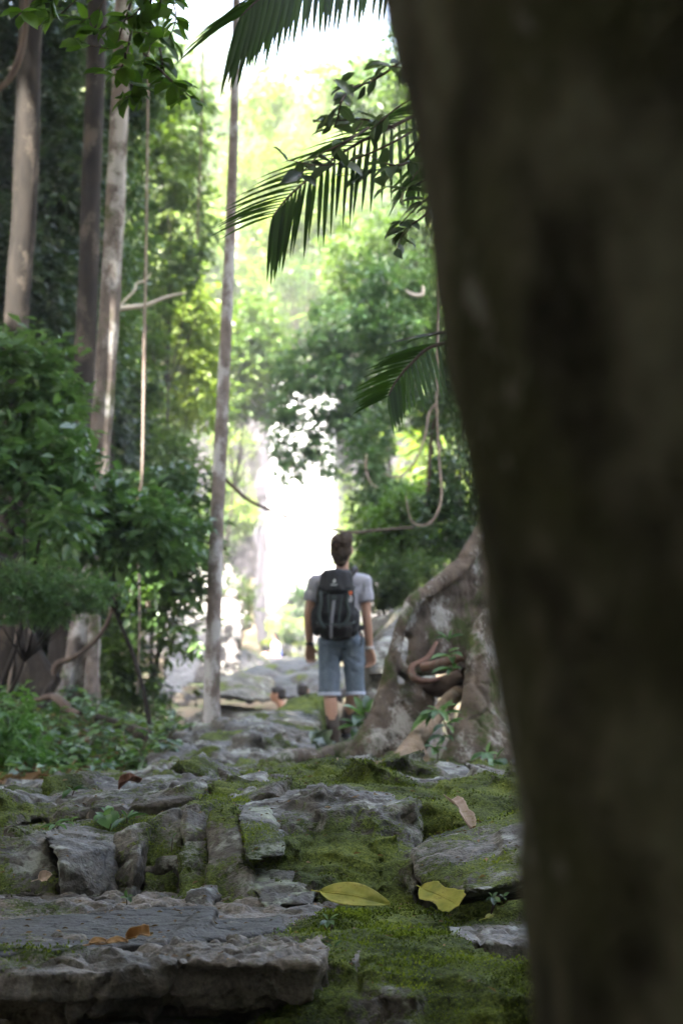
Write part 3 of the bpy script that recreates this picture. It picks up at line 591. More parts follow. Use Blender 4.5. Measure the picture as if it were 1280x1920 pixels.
# slim pale tree in the middle
tp = [ground_at(396, 17.5)]+PR([(396, 1352, 17.5), (398, 1260, 17.5), (402, 1120, 17.5), (408, 950, 17.6), (416, 780, 17.7), (424, 610, 17.8), (432, 430, 17.9), (438, 250, 18), (442, 100, 18), (446, -120, 18), (455, -420, 18)])
tr = [.10, .085, .072, .068, .064, .060, .055, .050, .044, .040, .034, .024]
top = tp[-1]
tree('slim_tree', 'slim straight pale grey tree left of the hiker', 'tree', tp, tr, 'bark_slim', [(top+Vector((0, .3, 1.0)), (1.6, 1.6, .9)), (top+Vector((-.9, .2, .4)), (1, 1, .6)), (top+Vector((.8, .6, 1.5)), (1.2, 1.2, .7))], 700, .16, 'leaf_mid', seed=5, rough=.10, n_len=90)
# pale trunk at the left
tp = [ground_at(150, 20)]+PR([(150, 1300, 20), (160, 1180, 20), (172, 1020, 20), (184, 900, 20), (192, 780, 20), (203, 620, 20), (213, 450, 20), (222, 260, 20), (229, 90, 20), (236, -150, 20), (250, -500, 20)])
tr = [.30, .22, .16, .135, .118, .112, .108, .105, .100, .095, .09, .06]
top = tp[-1]
pt = tree('pale_tree', 'pale pinkish trunk with a sunlit patch at the left', 'tree', tp, tr, 'bark_pale', [(top+Vector((-1.4, 0, 1.2)), (2.2, 2.2, 1.2)), (top+Vector((1.0, -1, 1.8)), (2, 2, 1.1)), (top+Vector((-.2, 1.5, 2.2)), (2.2, 2.2, 1.2)), (top+Vector((-.5, -2.0, 1.4)), (2.0, 2, 1))], 2600, .2, 'leaf_mid', seed=6, rough=.12, n_len=110, holes=HOLES)
b0 = P(150, 1330, 20)
me = hulls_mesh('buttress', chain(PR([(168, 1080, 19.95), (150, 1180, 19.9), (128, 1260, 19.8), (100, 1330, 19.6)]), [.06, .08, .07, .05])+[[P(168, 1080, 20), P(150, 1180, 19.95), P(128, 1265, 19.85), P(100, 1340, 19.6), P(160, 1340, 20), P(175, 1200, 20.05), P(170, 1340, 20.05)]]
                +chain(PR([(178, 1150, 19.9), (172, 1260, 19.75), (168, 1345, 19.6)]), [.05, .07, .08]), .02, 3)
displace(me, .01, 6, 81); link('buttress', me, M['bark_pale'], pt)
# dark trunk behind it
tp = [ground_at(118, 22.5)]+PR([(120, 1250, 22.5), (132, 1080, 22.5), (150, 860, 22.5), (158, 700, 22.5), (166, 520, 22.5), (172, 330, 22.5), (180, 120, 22.5), (188, -150, 22.5), (200, -520, 22.5)])
top = tp[-1]
tree('dark_tree', 'dark brown trunk just behind the pale one', 'tree', tp, [.30, .20, .150, .132, .128, .124, .12, .115, .10, .07], 'bark_dark', [(top+Vector((-2, 0, 1)), (2.4, 2.4, 1.3)), (top+Vector((1.2, .5, 2)), (2.2, 2.2, 1.2)), (top+Vector((0, 2.5, 1.5)), (2.2, 2.2, 1.2))], 1900, .2, 'leaf_mid', seed=7, n_len=90, holes=HOLES)
# thick trunk near the left edge
tp = [ground_at(20, 19)]+PR([(20, 1100, 19), (24, 860, 19), (32, 600, 19), (44, 430, 19), (50, 300, 19), (54, 180, 19), (58, 40, 19), (62, -200, 19), (70, -560, 19)])
top = tp[-1]
lt = tree('left_tree', 'thick trunk near the left edge with a tan sunlit band', 'tree', tp, [.32, .20, .15, .128, .125, .128, .126, .12, .11, .08], 'bark_dark', [(top+Vector((-1.5, 0, 1.2)), (2.3, 2.3, 1.2)), (top+Vector((1.2, -1.2, 1.5)), (2, 2, 1.1)), (top+Vector((.5, 1.6, 2.2)), (2.2, 2.2, 1.2))], 2100, .2, 'leaf_mid', seed=8, n_len=90, holes=HOLES)
me = hulls_mesh('buttress', chain(PR([(26, 1080, 18.8), (44, 1160, 18.5), (76, 1230, 18.2), (106, 1275, 18.0)]), [.05, .05, .045, .05])+[[P(26, 1080, 18.85), P(44, 1160, 18.55), P(76, 1230, 18.25), P(104, 1275, 18.05), P(100, 1330, 18), P(20, 1340, 18.9), P(10, 1200, 19), P(84, 1290, 18.3)]]
                +chain(PR([(104, 1278, 18), (84, 1310, 17.9), (62, 1338, 17.7)]), [.05, .05, .05]), .02, 3)
displace(me, .008, 6, 82); link('buttress', me, M['bark_dark'], lt)

# the buttressed tree at the right
bt = empty('buttress_tree', Vector((1.75, 13.9, 1.1)), 'big grey tree with a curling buttress root right of the hiker', 'tree')
ax = [P(1120, 1500, 13.9), P(1110, 1380, 13.9), P(1095, 1150, 13.9), P(1080, 980, 13.9), P(1070, 760, 13.9), P(1060, 400, 13.9), P(1050, 0, 13.9), P(1040, -600, 13.9)]
V, F = tube_arr(ax, [.95, .72, .5, .40, .36, .34, .32, .24], 28, 90, .14, 1.6, 12)[:2]
link('trunk', mesh_np('trunk', V, F), M['bark_butt'], bt)
e = [(940, 930, 13.6), (905, 1000, 13.4), (868, 1060, 13.2), (815, 1100, 13.0), (772, 1130, 12.8), (752, 1175, 12.7), (738, 1230, 12.65), (722, 1300, 12.6), (706, 1360, 12.5), (668, 1405, 12.4), (640, 1422, 12.3)]
er = [.09, .075, .062, .058, .055, .05, .052, .07, .085, .06, .03]
H = chain(PR(e), er)
core = [P(1060, 960, 13.85), P(1040, 1100, 13.7), P(1010, 1200, 13.6), P(990, 1300, 13.5)]
for k in range(5):   # plate between the rolled edge and the trunk
    a, b = P(*e[k]), P(*e[k+1]); c = core[min(k//2, 3)]; c2 = core[min(k//2+1, 3)]
    off = Vector((0, .3, 0)); H.append(ico_pts(a+off*.35, .04, 1)+ico_pts(b+off*.5, .04, 1)+ico_pts(a+off+Vector((.1, 0, -.08)), .05, 1)+ico_pts(b+off*1.2+Vector((.1, 0, -.05)), .05, 1)+ico_pts(c+Vector((0, .3, 0)), .05, 1)+ico_pts(c2+Vector((0, .38, 0)), .05, 1))
H.append(ico_pts(P(780, 1180, 12.95), .05)+ico_pts(P(770, 1260, 12.9), .05)+ico_pts(P(960, 1230, 13.7), .06)+ico_pts(P(900, 1130, 13.5), .05))
for a in [(735, 1240, 12.68, .06, 790, 1285, 12.75, .045), (722, 1300, 12.6, .07, 800, 1300, 12.8, .06), (706, 1360, 12.5, .08, 780, 1350, 12.7, .07)]:
    H.append(cone_pts(P(*a[:3]), a[3], P(*a[4:7]), a[7]))
H.append(ico_pts(P(722, 1300, 12.6), .06)+ico_pts(P(800, 1300, 12.8), .06)+ico_pts(P(700, 1390, 12.4), .07)+ico_pts(P(790, 1395, 12.6), .06)+ico_pts(P(660, 1420, 12.3), .03)+ico_pts(P(740, 1420, 12.4), .05))
me = hulls_mesh('buttress_root', H, .014, 5); displace(me, .012, 5, 84); displace(me, .010, 1.8, 85); link('buttress_root', me, M['bark_butt'], bt)
H = chain(PR([(912, 1148, 12.4), (896, 1200, 12.3), (895, 1260, 12.2), (890, 1320, 12.1), (890, 1350, 12.1)]), [.035, .07, .085, .09, .10])+chain(PR([(890, 1340, 12.1), (870, 1400, 12.0), (830, 1445, 11.9)]), [.10, .10, .05])
H += [ico_pts(P(900, 1170, 12.5), .05)+ico_pts(P(890, 1340, 12.2), .09)+ico_pts(P(1020, 1100, 13.2), .1)+ico_pts(P(1020, 1350, 13.0), .1), ico_pts(P(885, 1350, 12.1), .09)+ico_pts(P(850, 1430, 11.9), .07)+ico_pts(P(960, 1440, 12.0), .08)+ico_pts(P(1000, 1340, 12.8), .1)]
me = hulls_mesh('buttress_root', H, .014, 4); displace(me, .014, 6, 86); displace(me, .018, 2, 87); link('buttress_root', me, M['bark_butt'], bt)
H = chain(PR([(880, 1285, 12.9), (845, 1310, 12.5), (815, 1348, 12.1), (780, 1385, 11.7), (755, 1420, 11.4), (725, 1438, 11.2), (660, 1436, 11.1), (618, 1428, 11.1), (596, 1432, 11.1)]), [.06, .055, .05, .055, .06, .04, .028, .03, .02])+chain(PR([(775, 1390, 11.7), (798, 1425, 11.4), (806, 1446, 11.3)]), [.05, .028, .015])
me = hulls_mesh('root', H, .011, 2); displace(me, .008, 9, 88); tag(link('root', me, M['root'], bt), 'tan surface root running left over the rocks')
H = chain(PR([(690, 1402, 12.6), (640, 1408, 12.4), (590, 1416, 12.2), (540, 1420, 12.0), (500, 1432, 11.8)]), [.06, .06, .05, .06, .03])
me = hulls_mesh('root', H, .013, 2); displace(me, .02, 4, 89); link('root', me, M['bark_butt'], bt)
foliage('crown', canopy_blobs((1.8, 13.5, 13.5), 4.2, 9, rsd), 3400, .22, M['leaf_mid'], bt, seed=13)
# dead branches lying in the hollow
def stick(name, label, pts, rad, mat, cat='branch', group=None, **k): return tag(tube(name, pts, rad, M[mat], None, **k), label, cat, group)
stick('dead_branch', 'reddish bent dead branch caught in the buttress hollow', PR([(818, 1205, 12.9), (800, 1235, 12.7), (772, 1250, 12.6), (776, 1272, 12.55), (800, 1278, 12.6), (840, 1268, 12.8)]), [.012, .017, .020, .022, .019, .012], 'deadwood', rough=.5)
stick('dead_branch', 'short straight dead branch lying across the buttress hollow', PR([(790, 1252, 12.45), (830, 1243, 12.4), (868, 1230, 12.35)]), [.028, .028, .026], 'deadwood', rough=.2)
stick('dead_branch', 'dark broken wood at the bottom of the buttress hollow', PR([(792, 1285, 12.75), (830, 1288, 12.75), (872, 1262, 12.6)]), [.05, .07, .04], 'vine_dark', rough=.3)

# unseen canopy trees added above and behind to shade the path
k = 0
for cx_ in (-14, -8.5, -3.6, 1.4, 6.5, 11.5):
    for cy_ in (-14, -8.5, -3.5, 1.5, 6.5, 11.5, 15):
        if cx_ > 0 and cy_ > (0 if cx_ < 4 else 2): continue
        rs = np.random.RandomState(100+k); c = Vector((cx_+rs.uniform(-.8, .8), cy_+rs.uniform(-1, 1), 14.5+rs.uniform(-1, 1)+max(0, cy_-9)*.3))
        bx_ = min(c.x-rs.uniform(0, 1.5), -2.6-.22*max(cy_, 0)) if cx_ < 4 else c.x+rs.uniform(0, 1); by_ = c.y+rs.uniform(-1, 1); gz_ = float(zg([bx_], [by_])[0])
        tree('shade_tree', 'unseen tall tree added so its leafy crown shades the path', 'tree', [Vector((bx_, by_, gz_-.1)), Vector((bx_*.95+c.x*.05, by_, 5)), Vector((c.x*.5+bx_*.5, c.y, 10)), c], [.24, .2, .16, .08], 'bark_dark', canopy_blobs(c, 4.4, 9, rs), 2100, .36, 'leaf_mid', seed=200+k, group='unseen trees added for shade', holes=HOLES, n_len=24, aspect=.5)
        k += 1

for k2, (cx_, cy_, cz_) in enumerate([(-6.8, 19.5, 16.5), (-5.8, 24, 17.5), (-10, 23, 17.5), (-9, 28, 18.5), (-13, 27, 18), (-10.5, 33, 20), (-6.5, 29.5, 19)]):  # further unseen crowns added to shade the left forest
    rs = np.random.RandomState(160+k2); c = Vector((cx_, cy_, cz_)); gz_ = float(zg([cx_-2], [cy_])[0])
    tree('shade_tree', 'unseen tall tree added so its leafy crown shades the path', 'tree', [Vector((cx_-2, cy_, gz_-.1)), Vector((cx_-2, cy_, 8)), Vector((cx_-1, cy_, 12)), c], [.22, .2, .16, .08], 'bark_dark', canopy_blobs(c, 4.2, 9, rs), 2000, .34, 'leaf_mid', seed=260+k2, group='unseen trees added for shade', holes=HOLES, n_len=24, aspect=.5)

# ------------------------------------------------------------------ foliage of the gorge
def plant_mass(name, label, cat, Y, ell, n, leaf, mat, base=None, bark='bark_dark', group=None, seed=1, depth=None, tr=.045, basept=None, **kw):
    """a tree or bush: ell = [(px, py, rx, ry, dY)] outlines of its leaf masses"""
    blobs = []
    for e in ell:
        px, py, rx, ry = e[:4]; dY = e[4] if len(e) > 4 else 0
        y = Y+dY; c = P(px, py, y); ax, az = rx/FPX*y, ry/FPX*y; blobs.append((c, (ax, depth or max(.5*(ax+az), .3), az)))
    rs_ = np.random.RandomState(seed+900)
    for c, r in list(blobs):
        for _ in range(3):
            u = rs_.normal(size=3); u /= np.linalg.norm(u); f_ = rs_.uniform(.3, .55); blobs.append((c+Vector(u*np.array(r)*.95), tuple(x*f_ for x in r)))
    lo = min(blobs, key=lambda q: q[0].z)[0]
    b = ground_at(base if base is not None else ell[-1][0], Y+.3); topb = max(blobs, key=lambda q: q[0].z)[0]
    if b.z > lo.z: b = Vector((lo.x, lo.y+.5, float(zg([lo.x], [lo.y+.5])[0])-.1))
    b = basept or b; mid = b.lerp(topb, .5)+Vector((.1, .15, 0))
    return tree(name, label, cat, [b, b.lerp(mid, .5)+Vector((.05, 0, 0)), mid, topb], [tr, tr*.85, tr*.65, tr*.2], bark, blobs, n, leaf, mat, True, group, 8, .1, seed=seed, n_len=16, **kw)
pm = plant_mass
# left, near: cool shaded leaves
pm('leafy_tree', 'dark leafy shrub with drooping cool green leaves at the left edge, halfway up', 'shrub', 15.5, [(70, 760, 75, 55), (20, 700, 70, 60), (110, 790, 45, 35), (10, 830, 80, 60), (60, 680, 60, 45)], 420, .125, 'leaf_blue', -60, seed=31, k=7, gap=.06, gfreq=1.6, tr=.025)
pm('leafy_tree', 'shrub with broad drooping grey green leaves under the left edge shrub', 'shrub', 15.0, [(40, 900, 90, 60), (100, 860, 50, 40), (10, 980, 80, 60), (90, 960, 60, 40), (70, 1010, 70, 40)], 430, .135, 'leaf_blue', -50, seed=32, k=7, gap=.06, gfreq=1.6, tr=.025)
pm('leafy_tree', 'spreading shrub whose leaves cross in front of the pale trunk', 'shrub', 17, [(210, 960, 70, 40), (150, 930, 60, 40), (270, 970, 60, 45), (200, 1010, 80, 35), (130, 990, 60, 40), (300, 1000, 50, 40)], 430, .125, 'leaf_blue', 290, seed=33, k=7, gap=.06, gfreq=1.6, tr=.025)
pm('leafy_tree', 'dark bushy tree with leaves hanging over the pale boulders', 'tree', 21.5, [(300, 1020, 75, 70), (340, 960, 50, 70), (280, 930, 60, 50), (350, 1060, 40, 55), (290, 1110, 70, 50), (250, 1080, 60, 60), (340, 900, 45, 40), (240, 1180, 60, 70), (350, 1190, 35, 25)], 1000, .125, 'leaf_dark', 250, seed=34, k=7, gap=.10, gfreq=1.5, tr=.03)
pm('feathery_tree', 'small tree with feathery fine leaflets in front of the left buttress', 'tree', 14.5, [(60, 1080, 80, 20), (140, 1095, 70, 18), (30, 1110, 70, 18), (120, 1130, 60, 16), (190, 1120, 45, 14), (60, 1150, 60, 15)], 900, .04, 'leaf_blue', -60, seed=35, k=12, aspect=.3, gap=-.1, tr=.02)
pm('leafy_tree', 'bright green leafy bush low at the left edge above the rock shelf', 'shrub', 13.5, [(20, 1400, 60, 45), (60, 1440, 50, 30), (0, 1350, 50, 40), (10, 1460, 50, 30)], 460, .06, 'leaf_plant', 10, seed=37, k=7)
pm('leafy_tree', 'mid green bush at the edge of the sunlit gap beside the pale trunk', 'shrub', 21.5, [(225, 1250, 45, 60), (260, 1290, 45, 35), (210, 1320, 50, 40), (200, 1200, 40, 50)], 520, .09, 'leaf_mid', 230, seed=38, k=7)
# left, forest interior
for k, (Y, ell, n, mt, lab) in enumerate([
    (25, [(20, 150, 90, 150), (90, 60, 80, 90), (110, 300, 60, 150), (0, 400, 60, 120)], 2100, 'leaf_shade', 'dark forest tree filling the upper left corner'),
    (27, [(120, 480, 70, 120), (90, 650, 60, 110), (130, 330, 50, 110), (100, 820, 60, 90)], 2100, 'leaf_shade', 'dark tree between the left trunk and the pale trunk'),
    (24, [(0, 560, 70, 100), (30, 480, 60, 90), (80, 560, 50, 80), (40, 640, 60, 60)], 1000, 'leaf_shade', 'shaded tree crown behind the left edge shrub'),
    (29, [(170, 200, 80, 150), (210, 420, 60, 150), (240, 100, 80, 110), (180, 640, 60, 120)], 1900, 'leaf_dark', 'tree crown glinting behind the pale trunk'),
    (26, [(90, 1150, 90, 90), (190, 1120, 60, 100), (20, 1040, 70, 90), (150, 1010, 80, 90)], 2100, 'leaf_shade', 'dark undergrowth tree behind the two buttressed trunks'),
    (30, [(60, 860, 120, 140), (170, 820, 60, 150), (20, 1000, 100, 100), (160, 1000, 90, 100), (90, 700, 90, 80)], 2600, 'leaf_shade', 'deep shaded forest tree at the left, half hidden by trunks'),
    (33, [(60, 250, 110, 200), (20, 520, 100, 160), (140, 560, 90, 150), (180, 60, 90, 110), (90, -60, 120, 110)], 3200, 'leaf_shade', 'farthest dark forest tree at the left, between the trunks')]):
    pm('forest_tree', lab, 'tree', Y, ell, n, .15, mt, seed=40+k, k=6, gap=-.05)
# left, sunlit trees further in
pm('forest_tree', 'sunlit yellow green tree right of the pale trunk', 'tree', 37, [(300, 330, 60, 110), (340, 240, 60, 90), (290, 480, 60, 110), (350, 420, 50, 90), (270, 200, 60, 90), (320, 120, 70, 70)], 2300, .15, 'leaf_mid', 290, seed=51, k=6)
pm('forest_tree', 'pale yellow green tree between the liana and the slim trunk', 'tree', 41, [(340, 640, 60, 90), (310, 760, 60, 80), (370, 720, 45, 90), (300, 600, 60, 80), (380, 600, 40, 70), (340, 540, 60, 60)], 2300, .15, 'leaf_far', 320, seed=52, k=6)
pm('forest_tree', 'leafy tree low behind the liana, partly in shade', 'tree', 33, [(290, 860, 60, 70), (240, 780, 50, 80), (340, 880, 50, 50), (270, 700, 50, 60), (260, 620, 45, 60)], 1600, .13, 'leaf_mid', 280, seed=53, k=6)
pm('forest_tree', 'green tree straddling the slim trunk above the cliff', 'tree', 55, [(450, 660, 60, 50), (490, 720, 50, 60), (420, 740, 40, 60), (520, 680, 40, 40), (470, 600, 50, 40), (400, 680, 40, 60)], 1700, .20, 'leaf_mid', 380, seed=54, k=6)
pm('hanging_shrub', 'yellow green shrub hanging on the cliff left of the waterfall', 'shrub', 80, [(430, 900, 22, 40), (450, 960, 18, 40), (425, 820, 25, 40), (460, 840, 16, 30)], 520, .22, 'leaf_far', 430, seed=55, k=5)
pm('bush', 'small bush at the foot of the cliff just right of the slim trunk', 'shrub', 60, [(445, 1110, 24, 32), (430, 1150, 18, 22), (460, 1140, 14, 20)], 300, .16, 'leaf_mid', 440, seed=56, k=5)
# right side
pm('forest_tree', 'tree whose branch hangs down in front of the waterfall', 'tree', 36, [(600, 740, 70, 60), (660, 680, 60, 60), (560, 820, 40, 55), (610, 850, 30, 45), (680, 780, 60, 60), (560, 690, 40, 40), (640, 620, 70, 60), (545, 890, 18, 25), (720, 720, 60, 70)], 2500, .12, 'leaf_blue', 780, seed=61, k=7, gap=.03)
pm('forest_tree', 'large leafy tree right of the waterfall behind the hanging lianas', 'tree', 29, [(760, 620, 80, 80), (800, 720, 60, 80), (720, 560, 60, 60), (830, 560, 60, 90), (760, 820, 70, 70), (840, 820, 50, 90), (720, 900, 40, 60), (700, 840, 40, 50)], 2600, .11, 'leaf_blue', 840, seed=62, k=7)
pm('forest_tree', 'sunlit tree at the upper right above the palm frond', 'tree', 40, [(700, 180, 60, 70), (760, 260, 60, 90), (780, 120, 60, 80), (660, 480, 60, 60), (740, 460, 60, 70), (790, 420, 50, 80), (680, 560, 50, 50)], 2000, .15, 'leaf_mid', 840, seed=63, k=6)
pm('forest_tree', 'dark tree close behind the buttressed tree', 'tree', 21, [(850, 900, 40, 70), (870, 980, 30, 60), (830, 980, 40, 50), (860, 760, 40, 90), (880, 660, 40, 90)], 1000, .085, 'leaf_dark', 880, seed=64, k=7)
pm('bush', 'bright green bush right of the hiker\'s head', 'shrub', 25, [(720, 990, 50, 35), (760, 1030, 50, 40), (700, 1040, 35, 35), (800, 1000, 40, 40), (780, 940, 40, 30)], 1300, .085, 'leaf_bright', 790, seed=65, k=7)
pm('bush', 'feathery green bush above the buttress root, right of the hiker\'s shoulder', 'shrub', 22, [(720, 1090, 40, 40), (750, 1110, 35, 30), (700, 1120, 30, 20), (780, 1070, 40, 30)], 900, .05, 'leaf_mid', 760, seed=66, k=9, aspect=.3)
pm('bush', 'shaded shrub in the gap between the lianas and the falls', 'shrub', 32, [(690, 960, 30, 40), (680, 900, 30, 40), (740, 940, 40, 40)], 700, .10, 'leaf_dark', 720, seed=67, k=6)
pm('bush', 'little pale leaved plant against the falls at the hiker\'s left elbow', 'plant', 67, [(560, 1110, 14, 20), (552, 1095, 10, 10), (568, 1135, 10, 16)], 150, .16, 'leaf_blue', 570, seed=68, k=5, basept=P(572, 1165, 68.5))
pm('bush', 'small bush on the brown boulder behind the seated girl', 'shrub', 64, [(545, 1178, 14, 14), (560, 1200, 14, 14), (535, 1195, 10, 10)], 160, .12, 'leaf_mid', 550, seed=69, k=5)
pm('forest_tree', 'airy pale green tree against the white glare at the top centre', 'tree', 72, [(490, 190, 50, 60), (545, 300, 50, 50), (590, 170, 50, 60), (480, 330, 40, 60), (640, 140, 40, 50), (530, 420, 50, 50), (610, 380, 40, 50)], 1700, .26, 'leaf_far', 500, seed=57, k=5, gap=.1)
# trees on the sunlit hillside above the falls: four kinds, copied
far = []
rs = np.random.RandomState(77)
for v in range(4):
    q = Vector((0, 0, -200)); nb = [(Vector((0, 0, 6))+Vector(rs.normal(size=3)*np.array([1.9, 1.9, 1.3])), (rs.uniform(1.3, 2.3),)*2+(rs.uniform(1.0, 1.7),)) for _ in range(8)]
    far.append(tree('hillside_tree', 'pale sunlit tree on the steep hillside above the waterfall', 'tree', [Vector((0, 0, -1)), Vector((.1, 0, 2)), Vector((0, .1, 4.5)), Vector((.1, 0, 6.5))], [.22, .18, .12, .05], 'bark_slim', nb, 900, .36, ['leaf_far', 'leaf_mid', 'leaf_far', 'leaf_far'][v], True, 'trees on the far hillside', 7, .1, seed=300+v, n_len=10, k=5))
def copy_tree(r, loc, rz, sc, label=None):
    c = r.copy(); COL.objects.link(c); c.location = loc; c.rotation_euler = (0, 0, rz); c.scale = (sc, sc, sc)
    if label: c['label'] = label
    for ch in r.children:
        d = ch.copy(); COL.objects.link(d); d.parent = c
    return c
spots = []
for row, (Y, st) in enumerate([(91, 4.2), (97, 4.6), (104, 5.0), (112, 5.5), (121, 6), (131, 6.5), (143, 7)]):
    for x in np.arange(-19-row, 10+row, st):
        spots.append((x+rs.uniform(-1.6, 1.6), Y+rs.uniform(-2.5, 2.5)))
for x, y in [(-7.2, 82), (-9.5, 80), (-12, 78), (-9, 70), (-12, 66), (-8, 58), (-10, 52), (-14, 58), (3.2, 80), (5.5, 78), (4.2, 72), (7, 68), (5, 60), (8, 58), (5.8, 50), (9, 46), (-8.5, 46), (-12, 44), (5.5, 42)]: spots.append((x, y))
used = 0
for x, y in spots:
    z = float(zg([x], [y])[0]); sc = rs.uniform(.75, 1.25); v = rs.randint(4)
    if y < 88:
        z = min(z, 6.5); copy_tree(far[v], (x, y, z), rs.uniform(0, 6), sc*.85, 'sunlit tree on the gorge side below the cliff top')['group'] = 'trees along the gorge sides'
    elif used < 4 and v == used:
        far[v].location = (x, y, z); far[v].scale = (sc,)*3; used += 1
    else: copy_tree(far[v], (x, y, z), rs.uniform(0, 6), sc)
for k in range(used, 4): far[k].location = (-16+k*8, 108, float(zg([-16+k*8], [108])[0]))
# unseen shrubs added behind and beside the camera to block skylight
for k, (x, y, h) in enumerate([(-5, -7, 8), (-1.5, -8.5, 9), (2.5, -8, 9), (6.5, -4.5, 8), (7.2, 1.5, 7), (-7, -3, 8), (-7, 2, 7), (7.8, 7, 7), (-7.5, 7, 6), (.5, -5.5, 4), (5, -10, 9), (-9, -9, 9), (9.5, -2, 9), (10, 4, 9), (-3.5, -5, 4), (3.5, -5, 4.5), (-3, -12, 9), (0, -13, 10), (3.5, -13, 10), (7.5, -12, 9), (-6.5, -12, 10), (11, -7, 9), (8.5, -6, 9), (-10, -4, 9), (-10, 1, 8), (11, 1, 8), (5.2, -2.5, 5), (-4.8, -1, 4.5)]):
    rs2 = np.random.RandomState(500+k); gz0 = float(zg([x], [y])[0]); c = Vector((x, y, gz0+h*.55))
    bl = [(c+Vector((rs2.uniform(-1.4, 1.4), rs2.uniform(-1.2, 1.2), h*.28*q)), (1.9, 1.6, h*.28)) for q in (-1.2, -.5, .2, .8, 1.4)]
    tree('shade_shrub', 'unseen dense dark green shrub added around the camera to block skylight', 'shrub', [Vector((x, y, gz0-.1)), Vector((x+.1, y, gz0+h*.4)), c+Vector((0, 0, h*.4))], [.07, .06, .03], 'bark_dark', bl, 1500, .24, 'leaf_dark', group='unseen shrubs added to block skylight', seed=510+k, n_len=10, k=6)

# ------------------------------------------------------------------ palms, branches, lianas
def frond_arr(rachis, n, Lf, Wd, droop, side_up=.0, split=1, fwd=.55, seed=1, lens=None, planes=(1, 1), vdir=None, w2=1.0):
    """leaflets along both sides of a rachis; returns blade arrays"""
    rs = np.random.RandomState(seed); q = crom([list(p) for p in rachis], n); t = norm(np.gradient(q, axis=0))
    Vs, Fs, Ts, off = [], [], [], 0
    u = np.linspace(0, 1, n); prof = np.interp(u, [0, .12, .5, .85, 1], lens or [.5, .9, 1, .8, .55])
    for sgn in (-1, 1):
        for i in range(n):
            if planes[(sgn+1)//2] < rs.rand(): continue
            up = np.array([0, 0, 1.0]); sd = np.cross(t[i], up); sd /= np.linalg.norm(sd)+1e-9
            d = sd*sgn*(1-.3*u[i])+t[i]*(fwd+.7*u[i]**3)+up*(side_up+rs.normal()*.05); d += rs.normal(size=3)*.05
            if vdir is not None: d = d*.35+np.array(vdir[0 if sgn < 0 else 1])*.85
            d /= np.linalg.norm(d); L = Lf*prof[i]*rs.uniform(.88, 1.1); w = Wd*rs.uniform(.8, 1.2)*(w2 if sgn > 0 else 1)
            m = 7; s = np.linspace(0, 1, m)
            c = q[i]+d*(s*L)[:, None]; c[:, 2] -= droop*L*s**2.0*(1.0+rs.normal()*.12)
            tg = norm(np.gradient(c, axis=0)); wv = np.cross(tg, np.cross(t[i], tg)*.6+up*.4); wv = norm(wv)*sgn
            # blade is folded along the midrib
            nn = norm(np.cross(wv, tg)); wid = w*np.array([.35, .8, 1, .95, .8, .5, .02])
            A = c+wv*wid[:, None]*.5+nn*wid[:, None]*.15; B = c-wv*wid[:, None]*.5+nn*wid[:, None]*.15
            Vs.append(np.vstack([A, c, B])); k = np.arange(m-1)
            Fs.append(np.vstack([np.stack([k, k+1, k+1+m, k+m], 1), np.stack([k+m, k+m+1, k+1+2*m, k+2*m], 1)])+off); off += 3*m
            Ts.append(np.full(3*m, rs.rand()*.8))
    return np.vstack(Vs), np.vstack(Fs), np.concatenate(Ts)
def frond(root, rachis, n, Lf, Wd, droop, r0=.012, mat='palm', **k):
    V, F, T = frond_arr(rachis, n, Lf, Wd, droop, **k); o = link('frond', mesh_np('frond', V, F, {'tint': T}), M[mat], root, True)
    st = tube('rachis', rachis, list(np.linspace(r0, r0*.25, len(rachis))), M['vine_dark'], None, seg=6); st.parent = o
    return o
pb = ground_at(1010, 8.9)
pa = empty('palm_tree', pb, 'dark palm with long fronds arching in from behind the blurred trunk', 'palm')
crown0 = P(960, 60, 8.9)
tube('trunk', [pb, P(1000, 800, 8.9), P(975, 300, 8.9), crown0], [.09, .075, .07, .06], M['bark_dark'], pa, seg=12, rough=.08, n=30)
# upper frond, hanging across the top of the frame
frond(pa, [crown0, P(890, -60, 8.5), P(780, -80, 8.3), P(660, -75, 8.1), P(560, -50, 7.9), P(490, -5, 7.8), P(452, 30, 7.75)], 60, .36, .028, .22, seed=1, w2=.34, vdir=((-.16, -.1, -.9), (-.72, -.25, -.30)), lens=[.6, .85, .95, 1, .9])
# second frond lower down
frond(pa, [crown0, P(900, 150, 8.6), P(820, 195, 8.4), P(740, 235, 8.2), P(660, 275, 8.1), P(590, 325, 8.0), P(540, 370, 7.95), P(512, 405, 7.9)], 42, .33, .020, .22, seed=2, w2=.5, vdir=((-.05, -.05, -.85), (-.80, .1, .16)), lens=[.4, .85, 1, 1, .8])
frond(pa, [crown0, P(930, 180, 8.7), P(860, 240, 8.6), P(800, 300, 8.5), P(770, 340, 8.45)], 24, .26, .022, .4, seed=3)
for k, dv in enumerate([(1.6, .8, .9), (.6, 1.8, 1.0), (1.5, -1.2, .8), (-.3, 1.2, 1.4)]):
    c0 = crown0; d = Vector(dv); frond(pa, [c0, c0+d*.4+Vector((0, 0, .25)), c0+d*.75+Vector((0, 0, .15)), c0+d+Vector((0, 0, -.35))], 30, .42, .03, .4, seed=10+k)
pb2 = ground_at(985, 9.6)
pc = empty('palm_tree', pb2, 'smaller palm with one short frond before the hanging lianas', 'palm')
c2 = P(930, 640, 9.5)
tube('trunk', [pb2, P(975, 1000, 9.6), c2], [.05, .04, .035], M['bark_dark'], pc, seg=10, n=20)
